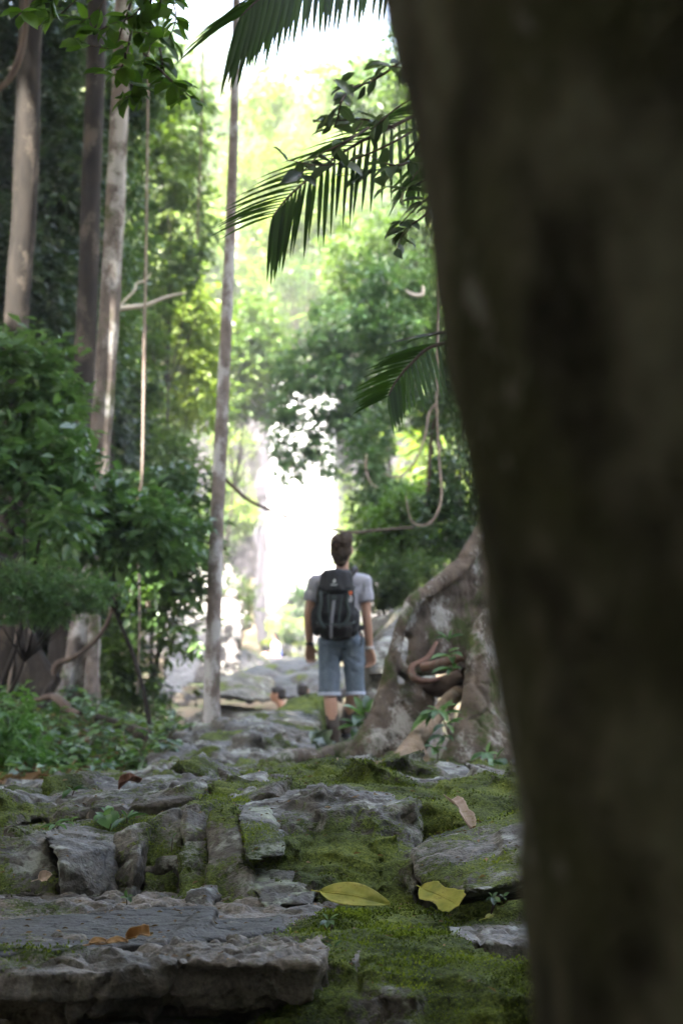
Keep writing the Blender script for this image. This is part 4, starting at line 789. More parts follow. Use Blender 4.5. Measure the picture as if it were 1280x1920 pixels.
frond(pc, [c2, P(860, 640, 9.1), P(805, 652, 8.95), P(770, 682, 8.85), P(742, 715, 8.8), P(728, 742, 8.75)], 22, .25, .022, .14, seed=4, fwd=.7, w2=.7, vdir=((.1, 0, -.6), (-.7, 0, .0)), lens=[.9, 1.1, 1, .8, .7])
frond(pc, [c2, P(860, 622, 9.0), P(800, 628, 8.9), P(740, 640, 8.85)], 12, .20, .012, .12, seed=5, fwd=1.5)
frond(pc, [c2, c2+Vector((.4, .3, .3)), c2+Vector((.8, .5, .2)), c2+Vector((1.0, .6, -.2))], 20, .3, .024, .3, seed=6)
def leafy_branch(name, label, twigs, leafL, mat, bark='vine_dark', n_per=9, seed=1, aspect=.48, T=T_LEAF, droop=.35, r=.006, cat='branch', spread=.9):
    rs = np.random.RandomState(seed); root = empty(name, twigs[0][0], label, cat)
    link_parts = [tube_arr(tw, list(np.linspace(r, r*.3, len(tw))), 6)[:2] for tw in twigs]; V, F = join_arr(link_parts)
    link('twig', mesh_np('twig', V, F), M[bark], root)
    ps, ds, us, Ls = [], [], [], []
    for tw in twigs:
        q = crom([list(p) for p in tw], 40); tt = norm(np.gradient(q, axis=0))
        for j in range(n_per):
            i = int(rs.uniform(.15, 1)*39) if j else 39; sd = norm(np.cross(tt[i], [0, 0.3, 1.0]))*(1 if j % 2 else -1)
            ps.append(q[i]+rs.normal(size=3)*.004); ds.append(norm(sd*spread+tt[i]*.7+rs.normal(size=3)*.35-np.array([0, 0, droop]))); us.append(norm(np.array([0, -.35, 1.0])+rs.normal(size=3)*.4)); Ls.append(leafL*rs.uniform(.7, 1.25))
    Ls = np.array(Ls); V, F, T_ = leaves_arr(np.array(ps), np.array(ds), np.array(us), Ls, Ls*aspect, T)
    link('leaves', mesh_np('leaves', V, F, {'tint': T_}), M[mat], root, True); return root
Yb = 7.6
tw = []
for pts in [[(250, -160), (220, -60), (190, 10), (150, 45)], [(200, -120), (120, -20), (70, 15), (40, 25)], [(250, -140), (250, -20), (230, 50), (210, 90), (150, 80)], [(260, -140), (300, -20), (290, 60), (270, 120)], [(280, -140), (310, -30), (330, 30), (310, 90)],
            [(250, 40), (235, 110), (215, 140), (190, 130)], [(235, 100), (240, 150), (262, 172), (230, 185)], [(270, 100), (320, 150), (345, 170), (365, 190)], [(270, -150), (180, -40), (110, 30), (100, 20)], [(290, -60), (260, 20), (200, 50), (180, 60)], [(300, -80), (280, 30), (300, 60), (250, 60)], [(300, 90), (310, 140), (330, 160)]]:
    tw.append([P(px, py, Yb+_rs.uniform(-.25, .25)) for px, py in pts])
leafy_branch('leafy_branch', 'bright green leafy branch hanging into the upper left corner', tw, .088, 'leaf_bright', n_per=20, seed=3, aspect=.62, droop=.3)
tw = []
for pts in [[(930, 90), (850, 145), (790, 175), (740, 205), (700, 240)], [(900, 160), (820, 215), (740, 265), (660, 300), (600, 310), (540, 300)], [(760, 110), (700, 150), (650, 165), (625, 150)], [(660, 160), (640, 190), (632, 225), (625, 240)], [(740, 240), (690, 225), (650, 225), (590, 228)],
            [(820, 215), (760, 300), (700, 320), (640, 330)], [(880, 260), (820, 320), (770, 350), (720, 350)], [(900, 300), (830, 350), (780, 390), (750, 420)], [(850, 340), (800, 400), (760, 430), (742, 470)], [(880, 140), (790, 130), (740, 125), (720, 120)], [(690, 240), (640, 270), (600, 290), (560, 330)], [(800, 290), (740, 310), (690, 290)]]:
    tw.append([P(px, py, 7.9+_rs.uniform(-.3, .3)) for px, py in pts])
leafy_branch('leafy_branch', 'grey green climber branch with pointed leaves over the palm frond', tw, .105, 'leaf_grey', n_per=13, seed=5, aspect=.42, droop=.4, r=.007)
def liana(label, pts, w, mat='vine', name='liana', group=None, **k): return stick(name, label, PR(pts), [x*(.68 if name == 'liana' and mat == 'vine' else 1.15) for x in w], mat, 'vine', group, **k)
liana('long straight reddish liana hanging between the pale trunk and the slim trunk', [(282, -200, 20), (279, 60, 20), (277, 250, 20), (274, 480, 20), (271, 640, 20), (269, 780, 20), (266, 900, 20), (258, 960, 20), (262, 1150, 19.5), (258, 1300, 19.5)], [.018, .018, .018, .02, .026, .022, .018, .016, .014, .012], 'vine', rough=.15, n=80)
liana('thin dark liana right of the reddish one, high up', [(380, 60, 30), (378, 230, 30), (374, 340, 30), (370, 450, 30)], [.012]*4, 'vine_dark')
liana('pale forked liana hanging at the right, its straight strand', [(824, 520, 20), (822, 620, 20), (819, 720, 20), (818, 760, 20), (822, 850, 20), (827, 930, 20), (815, 970, 20), (795, 985, 20), (770, 975, 20), (760, 930, 20)], [.018, .018, .017, .016, .016, .017, .016, .014, .01, .008], 'vine', rough=.2)
liana('pale liana sweeping left in a curve from the fork', [(818, 755, 20), (804, 775, 20), (797, 815, 20), (780, 860, 20), (755, 890, 20), (735, 894, 20), (720, 886, 20)], [.016, .018, .018, .016, .016, .014, .008], 'vine', rough=.2)
liana('twisted dark liana behind the pale forked liana', [(822, 600, 21), (815, 760, 21), (806, 850, 21), (804, 900, 21), (800, 950, 21), (805, 975, 21)], [.015, .012, .016, .02, .016, .012], 'vine_dark', rough=.3)
liana('short pale liana curling beside the falls', [(686, 850, 24), (686, 880, 24), (694, 905, 24), (708, 915, 24)], [.014, .016, .015, .01], 'vine')
liana('small pale hooked dead twig in the upper right foliage', [(760, 545, 22), (775, 553, 22), (790, 553, 22), (793, 545, 22), (792, 535, 22)], [.012, .018, .02, .018, .01], 'branch_pale', name='dead_branch')
liana('bare drooping branch crossing in front of the waterfall', [(405, 880, 20), (440, 915, 20.5), (470, 940, 21), (520, 962, 21.5), (560, 978, 22), (600, 988, 22), (660, 998, 22), (710, 994, 22), (760, 990, 22), (840, 985, 21)], [.018, .017, .016, .014, .015, .016, .014, .014, .015, .02], 'vine_dark', rough=.5, n=70)
liana('bleached dead branch sticking out right of the pale trunk', [(222, 578, 21), (262, 574, 21), (285, 568, 21), (312, 557, 21), (350, 548, 21)], [.03, .024, .02, .016, .008], 'branch_pale', name='dead_branch')
liana('thin bleached twig standing up beside the bleached branch', [(226, 572, 21), (252, 545, 21), (256, 532, 21), (272, 526, 21), (284, 512, 21)], [.012, .012, .012, .012, .006], 'branch_pale', name='dead_branch')
liana('dark liana looping from the undergrowth past the foot of the pale trunk', [(240, 1040, 18), (226, 1090, 18), (205, 1160, 18), (180, 1200, 18), (140, 1232, 18), (108, 1245, 18), (102, 1262, 18), (105, 1285, 18)], [.016, .018, .018, .018, .02, .026, .022, .015], 'vine_dark', rough=.15)
liana('dark root arching over the leaf litter below the left buttress', [(70, 1312, 17.5), (98, 1306, 17.2), (118, 1318, 17), (136, 1334, 16.8), (152, 1338, 16.6)], [.02, .03, .035, .03, .02], 'vine_dark', name='root', rough=.2)
liana('long fallen pole lying down the left bank', [(180, 1345, 16.5), (240, 1365, 16.4), (300, 1390, 15.8), (330, 1415, 15.2)], [.035, .04, .045, .04], 'bark_dark', name='fallen_branch', rough=.2)
liana('reddish stick lying in the small clearing left of the slim trunk', [(300, 1396, 15.4), (340, 1396, 15.4), (372, 1402, 15.3)], [.018, .02, .015], 'deadwood', name='fallen_branch')
liana('crooked twig on the leaf litter low at the left', [(130, 1392, 15), (150, 1396, 15), (164, 1388, 15), (172, 1372, 15)], [.014, .018, .016, .01], 'deadwood', name='fallen_branch')
liana('thick pale liana sagging beside the trunk at the top left corner', [(55, -60, 17), (48, 50, 17), (36, 110, 17), (20, 145, 17), (0, 165, 17), (-40, 180, 17)], [.022, .026, .03, .03, .024, .02], 'vine_dark', rough=.2)
liana('thin yellowish stem rising at the left edge in front of the buttress', [(8, 1360, 15.8), (18, 1280, 15.8), (30, 1200, 15.8), (38, 1130, 15.8)], [.012, .011, .01, .006], 'vine', name='stem')

# ------------------------------------------------------------------ undergrowth on the left bank

pl = []
for v in range(4):
    rs = np.random.RandomState(700+v); root = empty('seedling', (0, 0, 0), 'small leafy seedling among the dead leaves of the left bank', 'plant', 'seedlings on the left bank')
    st = []; ps, ds, us, Ls = [], [], [], []
    for s_ in range(3+v % 3):
        a = rs.uniform(0, 6.28); tip = Vector((math.cos(a)*.12, math.sin(a)*.12, rs.uniform(.12, .3))); st.append(tube_arr([Vector((0, 0, -.03)), tip*.5+Vector((0, 0, .04)), tip], [.005, .004, .003], 5, 6)[:2])
        for j in range(6): ps.append(tip*rs.uniform(.5, 1)); b = rs.uniform(0, 6.28); ds.append((math.cos(b), math.sin(b), rs.uniform(-.3, .3))); us.append((rs.normal()*.3, rs.normal()*.3, 1)); Ls.append(rs.uniform(.07, .13))
    V, F = join_arr(st); link('stem', mesh_np('stem', V, F), M['vine_dark'], root)
    Ls = np.array(Ls); V, F, T_ = leaves_arr(np.array(ps), np.array(ds), np.array(us), Ls, Ls*.5, T_LEAF); link('leaves', mesh_np('leaves', V, F, {'tint': T_}), M[['leaf_blue', 'leaf_mid', 'leaf_blue', 'leaf_dark'][v]], root)
    pl.append(root)
rs = np.random.RandomState(90)
for k in range(70):
    Y = rs.uniform(13.2, 20); px = rs.uniform(-20, 330-max(0, 15-Y)*25); g = ground_at(px, Y); g.z += .05
    if k < 4: pl[k].location = g; pl[k].scale = (1.3,)*3
    else: copy_tree(pl[k % 4], g, rs.uniform(0, 6), rs.uniform(.6, 1.25))
# dead leaves and low cover: beyond counting
n = 5200; Y = rs.uniform(12.2, 24, n); px = rs.uniform(-60, 420, n); x = (px-640)/FPX*Y; z = zg(x, Y)+.05*fbm(np.stack([x, Y, Y*0], 1), 1.6, 5, 3)+.015
d = np.stack([rs.normal(size=n), rs.normal(size=n), rs.normal(size=n)*.25], 1); L = rs.uniform(.06, .16, n)
V, F, T_ = leaves_arr(np.stack([x, Y, z], 1), d, norm(np.array([0, 0, 1.0])+rs.normal(size=(n, 3))*.35), L, L*.45, T_SIMPLE)
tag(link('leaf_litter', mesh_np('leaf_litter', V, F, {'tint': T_}), M['litter'], None, False), kind='stuff')
n = 3600; c = rs.uniform(0, 1, (260, 2)); ci = rs.randint(0, 260, n); Y = 12.6+11*c[ci, 0]+rs.normal(size=n)*.12; px = -60+440*c[ci, 1]; x = (px-640)/FPX*Y+rs.normal(size=n)*.12; z = zg(x, Y)+rs.uniform(.02, .13, n)
d = np.stack([rs.normal(size=n), rs.normal(size=n), rs.normal(size=n)*.3], 1); L = rs.uniform(.05, .12, n)
V, F, T_ = leaves_arr(np.stack([x, Y, z], 1), d, norm(np.array([0, 0, 1.0])+rs.normal(size=(n, 3))*.4), L, L*.5, T_SIMPLE)
tag(link('ground_cover', mesh_np('ground_cover', V, F, {'tint': T_}), M['leaf_blue'], None, False), kind='stuff')

# ------------------------------------------------------------------ people
M['skin'] = mat_plain('skin', (.42, .25, .18), .5, .4, .10, 25)
M['skin_tan'] = mat_plain('skin_tan', (.36, .19, .12), .5, .4, .10, 25)
M['hair'] = mat_plain('hair_brown', (.062, .046, .033), .75, .2, .6, 45, .008)
M['hair_black'] = mat_plain('hair_black', (.012, .011, .012), .45, .5, .3, 60)
M['tshirt'] = mat_plain('tshirt_grey', (.34, .35, .40), .9, .1, .08, 40, .002)
M['boot'] = mat_plain('boot_brown', (.05, .038, .03), .8, .2, .35, 30, .003)
M['sock'] = mat_plain('sock_grey', (.085, .075, .068), .95, .1, .25, 60, .003)
M['strapb'] = mat_plain('black_strap', (.018, .018, .020), .6, .3, .2, 40)
M['steel'] = mat_plain('watch_steel', (.55, .56, .58), .3, .8, .1, 40)
M['eye'] = mat_plain('eye_white', (.75, .73, .70), .2, .5, .05, 40)
M['white_shirt'] = mat_plain('white_shirt', (.75, .75, .80), .9, .1, .05, 40)
M['blue_cloth'] = mat_plain('blue_cloth', (.10, .14, .45), .9, .1, .1, 40)
M['pink_cloth'] = mat_plain('pink_shorts', (.62, .36, .36), .9, .1, .1, 40)
M['dark_shirt'] = mat_plain('dark_shirt', (.022, .022, .027), .9, .1, .2, 40)
t = NT('denim'); a = t.noise(9, 5, .65); b = t.noise(160, 2, .6, scale=(1, 1, .3)); t.fin(t.mix(b, t.ramp(a, [(.35, (.07, .10, .135)), (.65, (.15, .195, .25))]), (.20, .25, .32)), .9, t.bump(t.math('ADD', t.math('MULTIPLY', a, 1.0), t.math('MULTIPLY', b, .2)), .7, .02), .1); M['denim'] = t.m
M['denim_hem'] = mat_plain('denim_hem', (.42, .47, .58), .9, .1, .1, 60)
M['pack'] = mat_plain('pack_black', (.017, .019, .022), .7, .3, .3, 50, .002)
M['pack_green'] = mat_plain('pack_grey_green', (.045, .062, .060), .75, .3, .2, 50, .002)
M['web'] = mat_plain('webbing_grey', (.22, .23, .26), .7, .3, .1, 60)
M['orange'] = mat_plain('orange_plastic', (.80, .14, .02), .5, .4, .05, 40)
M['logo'] = mat_plain('pale_print', (.55, .58, .58), .7, .2, .05, 40)
def Lc(o, p, sc=1.0): return Vector(o)+Vector(p)*sc
def ell(o, c, r): return ico_pts(Vector(o)+Vector(c), r)
def hand_hulls(o, w, down, across, palm_n, size=.185, curl=.5, mirror=1):
    """palm, four bent fingers, thumb from the side of the palm; w = wrist"""
    o = Vector(o); w = Vector(w); dn = Vector(down).normalized(); ac = Vector(across).normalized(); pn = Vector(palm_n).normalized(); s = size
    H = [[p for a in (-1, 1) for q in (.06, .48) for p in ico_pts(o+w+dn*s*q+ac*s*a*(.13 if q < .1 else .19), s*.075, 1)]]
    for k, (off, ln) in enumerate([(-.19, .40), (-.065, .47), (.065, .45), (.19, .35)]):
        b0 = o+w+dn*s*.48+ac*s*off; d = dn; p0 = b0; cur = curl*(1+.18*k)
        for j, fr in enumerate((.45, .32, .26)):
            ang = cur*(.35+.4*j); d2 = (dn*math.cos(ang)+pn*math.sin(ang)).normalized(); p1 = p0+d2*s*ln*fr*.95
            H.append(cone_pts(p0, s*(.052-.006*j), p1, s*(.047-.006*j))); p0 = p1
    tb = o+w+dn*s*.14+ac*s*.17*mirror+pn*s*.03; t1 = tb+(dn*.75+ac*.55*mirror+pn*.45).normalized()*s*.24; t2 = t1+(dn*.95+ac*.1*mirror+pn*.4).normalized()*s*.2
    return H+[cone_pts(tb, s*.07, t1, s*.058), cone_pts(t1, s*.055, t2, s*.045)]
def head_hulls(o, c, s=1.0, yaw=0.0):
    """head looking towards +Y before the yaw: skull, jaw, nose, ears"""
    cy_, sy_ = math.cos(yaw), math.sin(yaw); o = Vector(o)+Vector(c)
    def T(p): return o+Vector((p[0]*cy_+p[1]*sy_, -p[0]*sy_+p[1]*cy_, p[2]))*s
    def E(c, r, n=2): return [T((p.x, p.y, p.z)) for p in ico_pts(c, r, n)]
    return [E((0, -.012, .035), (.075, .094, .086)), E((0, .03, -.02), (.063, .068, .072))+E((0, .058, -.082), (.028, .026, .022)),
            E((0, .096, .008), (.008, .01, .01))+E((0, .112, -.022), (.015, .013, .012)), E((.078, -.005, -.005), (.010, .020, .032)), E((-.078, -.005, -.005), (.010, .020, .032)),
            E((0, .088, -.058), (.026, .012, .010)), E((0, .082, .035), (.052, .016, .012))], T
# --- the hiker, seen from behind
F0 = P(628, 1397, 16.2); F0.z -= .0
man = empty('person', F0, 'man in grey T-shirt and denim shorts walking away, wearing a black backpack', 'person')
arms = {'l': [(-.165, -.01, 1.365), (-.225, -.02, 1.09), (-.215, .035, .835)], 'r': [(.245, -.01, 1.365), (.262, -.02, 1.08), (.293, .03, .80)]}
B = [ell(F0, (.045, 0, .93), (.165, .115, .12)), [p for q in (ell(F0, (.045, 0, 1.0), (.145, .10, .08)), ell(F0, (.045, .0, 1.26), (.165, .105, .13))) for p in q],
     [p for q in (ell(F0, (-.13, -.01, 1.37), (.062, .062, .06)), ell(F0, (.045, -.01, 1.38), (.10, .09, .075)), ell(F0, (.22, -.01, 1.37), (.062, .062, .06)), ell(F0, (.045, 0, 1.22), (.16, .10, .09))) for p in q],
     cone_pts(Lc(F0, (.05, -.01, 1.40)), .068, Lc(F0, (.06, .0, 1.55)), .056)]
for sd in 'lr':
    a, b, c = [Lc(F0, q) for q in arms[sd]]; m = b.lerp(c, .3)
    B += [cone_pts(a, .055, a.lerp(b, .45), .050), cone_pts(a.lerp(b, .45), .050, b, .040), cone_pts(b, .040, m, .043), cone_pts(m, .043, c, .028)]
    dn = (c-b).normalized(); B += hand_hulls((0, 0, 0), c, dn, (.9, .45, 0) if sd == 'l' else (.85, -.5, 0), (.45, -.9, .1) if sd == 'l' else (-.5, -.85, .1), .20, 1.05, 1 if sd == 'l' else -1)
legs = {'l': [(-.045, 0, .90), (-.048, .02, .48), (-.012, -.02, .08)], 'r': [(.140, 0, .90), (.172, .07, .50), (.085, .20, .16)]}
for sd in 'lr':
    a, b, c = [Lc(F0, q) for q in legs[sd]]; m = b.lerp(c, .32)+Vector((0, -.02, 0))
    B += [cone_pts(a, .085, b, .055), cone_pts(b, .053, m, .058), cone_pts(m, .058, c, .037)]
HH, TT = head_hulls(F0, (.062, .0, 1.640), 1.09, .28)
body = hulls_mesh('body', B+HH, .0065, 3); link('body', body, M['skin'], man)
hm = hulls_mesh('hair', [[TT((p.x, p.y, p.z)) for p in ico_pts((0, -.022, .045), (.093, .104, .094))], [TT((p.x, p.y, p.z)) for p in ico_pts((0, -.055, -.03), (.086, .066, .075))], [TT((p.x, p.y, p.z)) for p in ico_pts((0, -.062, -.085), (.062, .045, .052))],
    [TT((p.x, p.y, p.z)) for p in ico_pts((-.06, -.04, -.01), (.03, .04, .05))], [TT((p.x, p.y, p.z)) for p in ico_pts((.06, -.035, -.005), (.026, .035, .045))], [TT((p.x, p.y, p.z)) for p in ico_pts((.02, .03, .105), (.06, .06, .028))]], .007, 2)
displace(hm, .016, 15, 91); displace(hm, .010, 40, 96); link('hair', hm, M['hair'], man)
eb = [[TT((p.x, p.y, p.z)) for p in ico_pts((sx*.032, .083, .012), .011, 2)] for sx in (-1, 1)]
for e_ in eb: link('eye', hulls_mesh('eye', [e_], .003, 1), M['eye'], man)
# T-shirt
TS = [[p for q in (ell(F0, (.045, -.0, .94), (.172, .128, .05)), ell(F0, (.045, 0, 1.24), (.182, .125, .12))) for p in q],
      [p for q in (ell(F0, (-.135, -.01, 1.375), (.074, .074, .064)), ell(F0, (.045, -.01, 1.40), (.11, .098, .07)), ell(F0, (.228, -.01, 1.375), (.074, .074, .064)), ell(F0, (.045, 0, 1.22), (.18, .12, .09))) for p in q]]
for sd in 'lr':
    a, b, c = [Lc(F0, q) for q in arms[sd]]; e1 = a.lerp(b, .54); TS.append(cone_pts(a, .072, a.lerp(e1, .8), .070)); ax_ = (b-a).normalized()
    TS.append([e1+Vector((math.cos(t_)*.074, math.sin(t_)*.072, (.012 if sd == 'r' else -.012)*math.cos(t_)))+ax_*k_ for t_ in np.linspace(0, 6.28, 20) for k_ in (-.06, .01)])
tm = hulls_mesh('t_shirt', TS, .008, 2); displace(tm, .006, 7, 92); link('t_shirt', tm, M['tshirt'], man)
# shorts with turned up hems
def leg_tube(sd, off, z0, z1, r0, r1):
    a, b, c = [Lc(F0, q) for q in legs[sd]]
    def at(z): t_ = (a.z-F0.z-z)/(a.z-b.z) if z > b.z-F0.z else 1; q = a.lerp(b, min(t_, 1.12)); return Vector((q.x, q.y, F0.z+z))
    return [at(z)+Vector((math.cos(t_)*r, math.sin(t_)*r*1.0, 0)) for z, r in ((z0, r0), (z1, r1)) for t_ in np.linspace(0, 6.28, 24)]
SH = [[p for q in (ell(F0, (.045, -.0, .99), (.158, .125, .03)), ell(F0, (.045, -.02, .88), (.178, .142, .08))) for p in q]]
for sd, hz, rr_ in (('l', .43, .094), ('r', .435, .082)): SH += [leg_tube(sd, 0, .72, hz, .094, rr_), leg_tube(sd, 0, .90, .70, .108, .096)]
sm_ = hulls_mesh('shorts', SH, .009, 3); displace(sm_, .010, 6, 93); displace(sm_, .006, 16, 94); link('shorts', sm_, M['denim'], man)
for sd, hz, rr_ in (('l', .43, .098), ('r', .435, .086)):
    link('hem', hulls_mesh('hem', [leg_tube(sd, 0, hz+.012, hz-.02, rr_, rr_+.002)], .006, 1), M['denim_hem'], man)
for sd in 'lr':
    a, b, c = [Lc(F0, q) for q in legs[sd]]; k1 = b.lerp(c, .60); k2 = b.lerp(c, .95)
    link('sock', hulls_mesh('sock', [cone_pts(k1, .058, k2, .052), cone_pts(k2, .054, k2+(c-b)*.02, .056)], .007, 2), M['sock'], man)
    ft = Vector((c.x, c.y, c.z-.02)); toe = ft+Vector((-.01 if sd == 'l' else .03, .17, -.03)); so_ = [ico_pts(ft+Vector((0, 0, .06)), (.055, .058, .06))+ico_pts(ft+Vector((0, -.01, -.035)), (.045, .055, .025)), ico_pts(ft+Vector((0, .02, -.02)), (.046, .06, .04))+ico_pts(toe, (.046, .05, .034))]
    bo = link('boot', hulls_mesh('boot', so_, .007, 2), M['boot'], man)
    link('sole', hulls_mesh('sole', [[p+Vector((0, 0, -.055)) for p in ico_pts(ft+Vector((0, -.015, -.01)), (.05, .06, .014))]+[p+Vector((0, 0, -.03)) for p in ico_pts(toe, (.048, .052, .014))]], .007, 1), M['strapb'], man)
wl = Lc(F0, arms['l'][2]); wr = Lc(F0, arms['r'][2])
def band(name, c, r, h, mat, ax=(0, 0, 1)): return link(name, hulls_mesh(name, [[c+Vector((math.cos(t_)*r, math.sin(t_)*r, z)) for t_ in np.linspace(0, 6.28, 24) for z in (-h, h)]], .005, 1), M[mat], man)
band('wristband', wl+Vector((0, -.002, .012)), .036, .014, 'strapb'); band('watch', wr+Vector((-.002, -.002, .014)), .036, .011, 'steel')
# --- backpack: carried, so a thing of its own
K0 = Vector((F0.x+.012, F0.y-.13, F0.z))
bp = empty('backpack', K0+Vector((0, 0, .86)), 'black hiking backpack with grey green piping and an orange tag on the man\'s back', 'backpack')
def KP(c, r): return ico_pts(K0+Vector(c), r)
def kpart(name, hulls, mat, vox=.009, sm=3, disp=.0, label=None):
    me = hulls_mesh(name, hulls, vox, sm)
    if disp: displace(me, disp, 9, 95)
    o = link(name, me, M[mat], bp); tag(o, label) if label else None; return o
kpart('main_bag', [KP((-.005, -.03, 1.30), (.165, .11, .10))+KP((-.015, -.05, 1.08), (.185, .13, .08)), KP((-.015, -.05, 1.10), (.185, .13, .10))+KP((-.01, -.04, .96), (.165, .11, .07))], 'pack', disp=.008)
kpart('base_compartment', [KP((-.015, -.05, .98), (.165, .125, .05))+KP((-.005, -.04, .905), (.135, .10, .045))], 'strapb', disp=.006)
kpart('lid', [KP((.0, -.03, 1.43), (.135, .10, .045))+KP((-.005, -.07, 1.30), (.155, .10, .03)), KP((-.01, -.10, 1.285), (.12, .08, .035))+KP((-.005, -.085, 1.245), (.07, .05, .03))], 'pack', disp=.007)
for sx in (-1, 1): kpart('side_pocket', [KP((sx*.155-.012, -.02, 1.06), (.055, .075, .10))+KP((sx*.15-.012, -.02, .96), (.045, .07, .06))], 'pack', disp=.006)
fy = -.185
def ktube(name, pts, w, mat): V, F = tube_arr([K0+Vector(p) for p in pts], w, 8, 30)[:2]; return link(name, mesh_np(name, V, F), M[mat], bp)
ktube('piping', [(-.135, -.14, 1.27), (-.13, fy, 1.18), (-.145, fy+.01, 1.08), (-.125, fy, 1.0), (-.09, fy, .965)], [.012, .014, .015, .014, .008], 'pack_green')
ktube('piping', [(.115, -.14, 1.27), (.085, fy, 1.18), (.105, fy+.01, 1.08), (.075, fy, 1.01), (.02, fy, .965)], [.012, .014, .015, .014, .008], 'pack_green')
ktube('piping', [(-.07, fy+.02, 1.25), (-.065, fy-.004, 1.15), (-.06, fy-.004, 1.03)], [.006, .007, .006], 'pack_green')
ktube('piping', [(.05, fy+.02, 1.24), (.03, fy-.004, 1.12), (.02, fy-.004, 1.02)], [.006, .007, .006], 'pack_green')
kpart('centre_strap', [[K0+Vector((x+dx, y, z)) for x in (-.013, .013) for y in (fy-.010, fy+.006) for z, dx in ((1.20, -.022), (.97, -.045))], [K0+Vector((x-.045, y, z)) for x in (-.012, .012) for y, z in ((fy-.010, .975), (fy+.006, .975), (fy+.03, .88), (fy+.045, .88))]], 'web', .006, 1)
kpart('buckle', [[K0+Vector((-.022+x, y, z)) for x in (-.022, .022) for y in (fy-.016, fy+.004) for z in (1.195, 1.235)]], 'pack_green', .006, 1)
kpart('zip_tag', [[K0+Vector((.115+x, y, z)) for x, z in ((-.017, 1.272), (.017, 1.272), (.010, 1.24), (-.008, 1.24)) for y in (-.165, -.150)]], 'orange', .005, 1)
ktube('carabiner', [(.116, -.165, 1.235), (.126, -.168, 1.215), (.122, -.168, 1.19), (.11, -.168, 1.19), (.108, -.166, 1.215)], [.005]*5, 'steel')
kpart('logo', [[K0+Vector((-.018+x, y, 1.345+z)) for x, z in ((-.014, .0), (-.002, .026), (.008, .028), (.010, .004), (.0, -.004)) for y in (-.186, -.165)], [K0+Vector((-.018+x, y, 1.325+z)) for x in (-.03, .026) for z in (-.004, .003) for y in (-.187, -.165)]], 'logo', .004, 0)
for sx in (-1, 1):
    x0 = .033+sx*.115
    ktube('shoulder_strap', [(x0*.75, .02, 1.40), (x0, .07, 1.452+.012*sx), (x0+sx*.01, .16, 1.45+.01*sx), (x0+sx*.015, .265, 1.33), (x0+sx*.02, .255, 1.15), (sx*.17+.02, .13, 1.02)], [.022, .028, .028, .026, .02, .012], 'strapb')
    ktube('hip_belt', [(sx*.14-.01, -.02, .985), (sx*.185+.02, .06, .985), (sx*.18+.03, .15, .98), (sx*.10+.033, .265, .97), (.033, .275, .97)], [.02, .022, .02, .015, .012], 'strapb')
ktube('loose_strap', [(.165, -.03, .99), (.205, -.01, .93), (.208, .0, .86), (.20, .0, .82)], [.008, .008, .007, .007], 'strapb')
ktube('compression_strap', [(-.165, -.06, 1.25), (-.12, -.14, 1.26), (.12, -.13, 1.285), (.16, -.04, 1.32)], [.006]*4, 'pack_green')
ktube('compression_strap', [(-.175, -.06, 1.02), (-.12, fy, 1.0), (.10, fy, 1.0), (.165, -.06, 1.03)], [.006]*4, 'pack_green')
# --- girl sitting on the far boulder, facing left
g0 = P(519, 1240, 59.5)
girl = empty('person', g0, 'dark haired girl in white top and pink shorts sitting on the far boulder', 'person')
def g(p): return g0+Vector(p)
B = [cone_pts(g((0, 0, .14)), .13, g((-.02, 0, .34)), .11), cone_pts(g((-.02, 0, .34)), .11, g((-.03, 0, .52)), .13), cone_pts(g((-.03, 0, .55)), .05, g((-.05, 0, .68)), .05)]
for sy in (-1, 1):
    B += [cone_pts(g((-.02, sy*.08, .12)), .09, g((-.40, sy*.10, .22 if sy < 0 else .10)), .06), cone_pts(g((-.40, sy*.10, .22 if sy < 0 else .10)), .056, g((-.46 if sy < 0 else -.62, sy*.1, -.20)), .036), cone_pts(g((-.46 if sy < 0 else -.62, sy*.1, -.20)), .036, g((-.60 if sy < 0 else -.76, sy*.1, -.25)), .03),
          cone_pts(g((-.03, sy*.16, .54)), .045, g((-.10, sy*.2, .32)), .037), cone_pts(g((-.10, sy*.2, .32)), .037, g((-.30, sy*.12, .25)), .026)]
    B += hand_hulls((0, 0, 0), g((-.30, sy*.12, .25)), (-1, 0, -.1), (0, 1, 0), (0, 0, -1), .17, .4, -sy)
HH, TT = head_hulls(g0, (-.06, 0, .80), .95, -R(80)); link('body', hulls_mesh('body', B+HH, .011, 3), M['skin'], girl)
link('hair', hulls_mesh('hair', [[TT((p.x, p.y, p.z)) for p in ico_pts((0, -.02, .04), (.088, .10, .095))], [TT((p.x, p.y, p.z)) for p in ico_pts((0, -.06, .0), (.08, .07, .09))+ico_pts((0, -.13, -.30), (.07, .05, .08))]], .012, 2), M['hair_black'], girl)
link('top', hulls_mesh('top', [cone_pts(g((0, 0, .20)), .145, g((-.03, 0, .50)), .145)]+[cone_pts(g((-.03, sy*.15, .54)), .06, g((-.06, sy*.18, .42)), .055) for sy in (-1, 1)], .014, 2), M['white_shirt'], girl)
link('waistcloth', hulls_mesh('waistcloth', [cone_pts(g((.03, 0, .16)), .145, g((.01, 0, .30)), .140)], .014, 2), M['blue_cloth'], girl)
link('shorts', hulls_mesh('shorts', [ico_pts(g((0, 0, .12)), (.16, .19, .11))]+[cone_pts(g((-.02, sy*.08, .12)), .105, g((-.24, sy*.1, .16)), .088) for sy in (-1, 1)], .014, 2), M['pink_cloth'], girl)
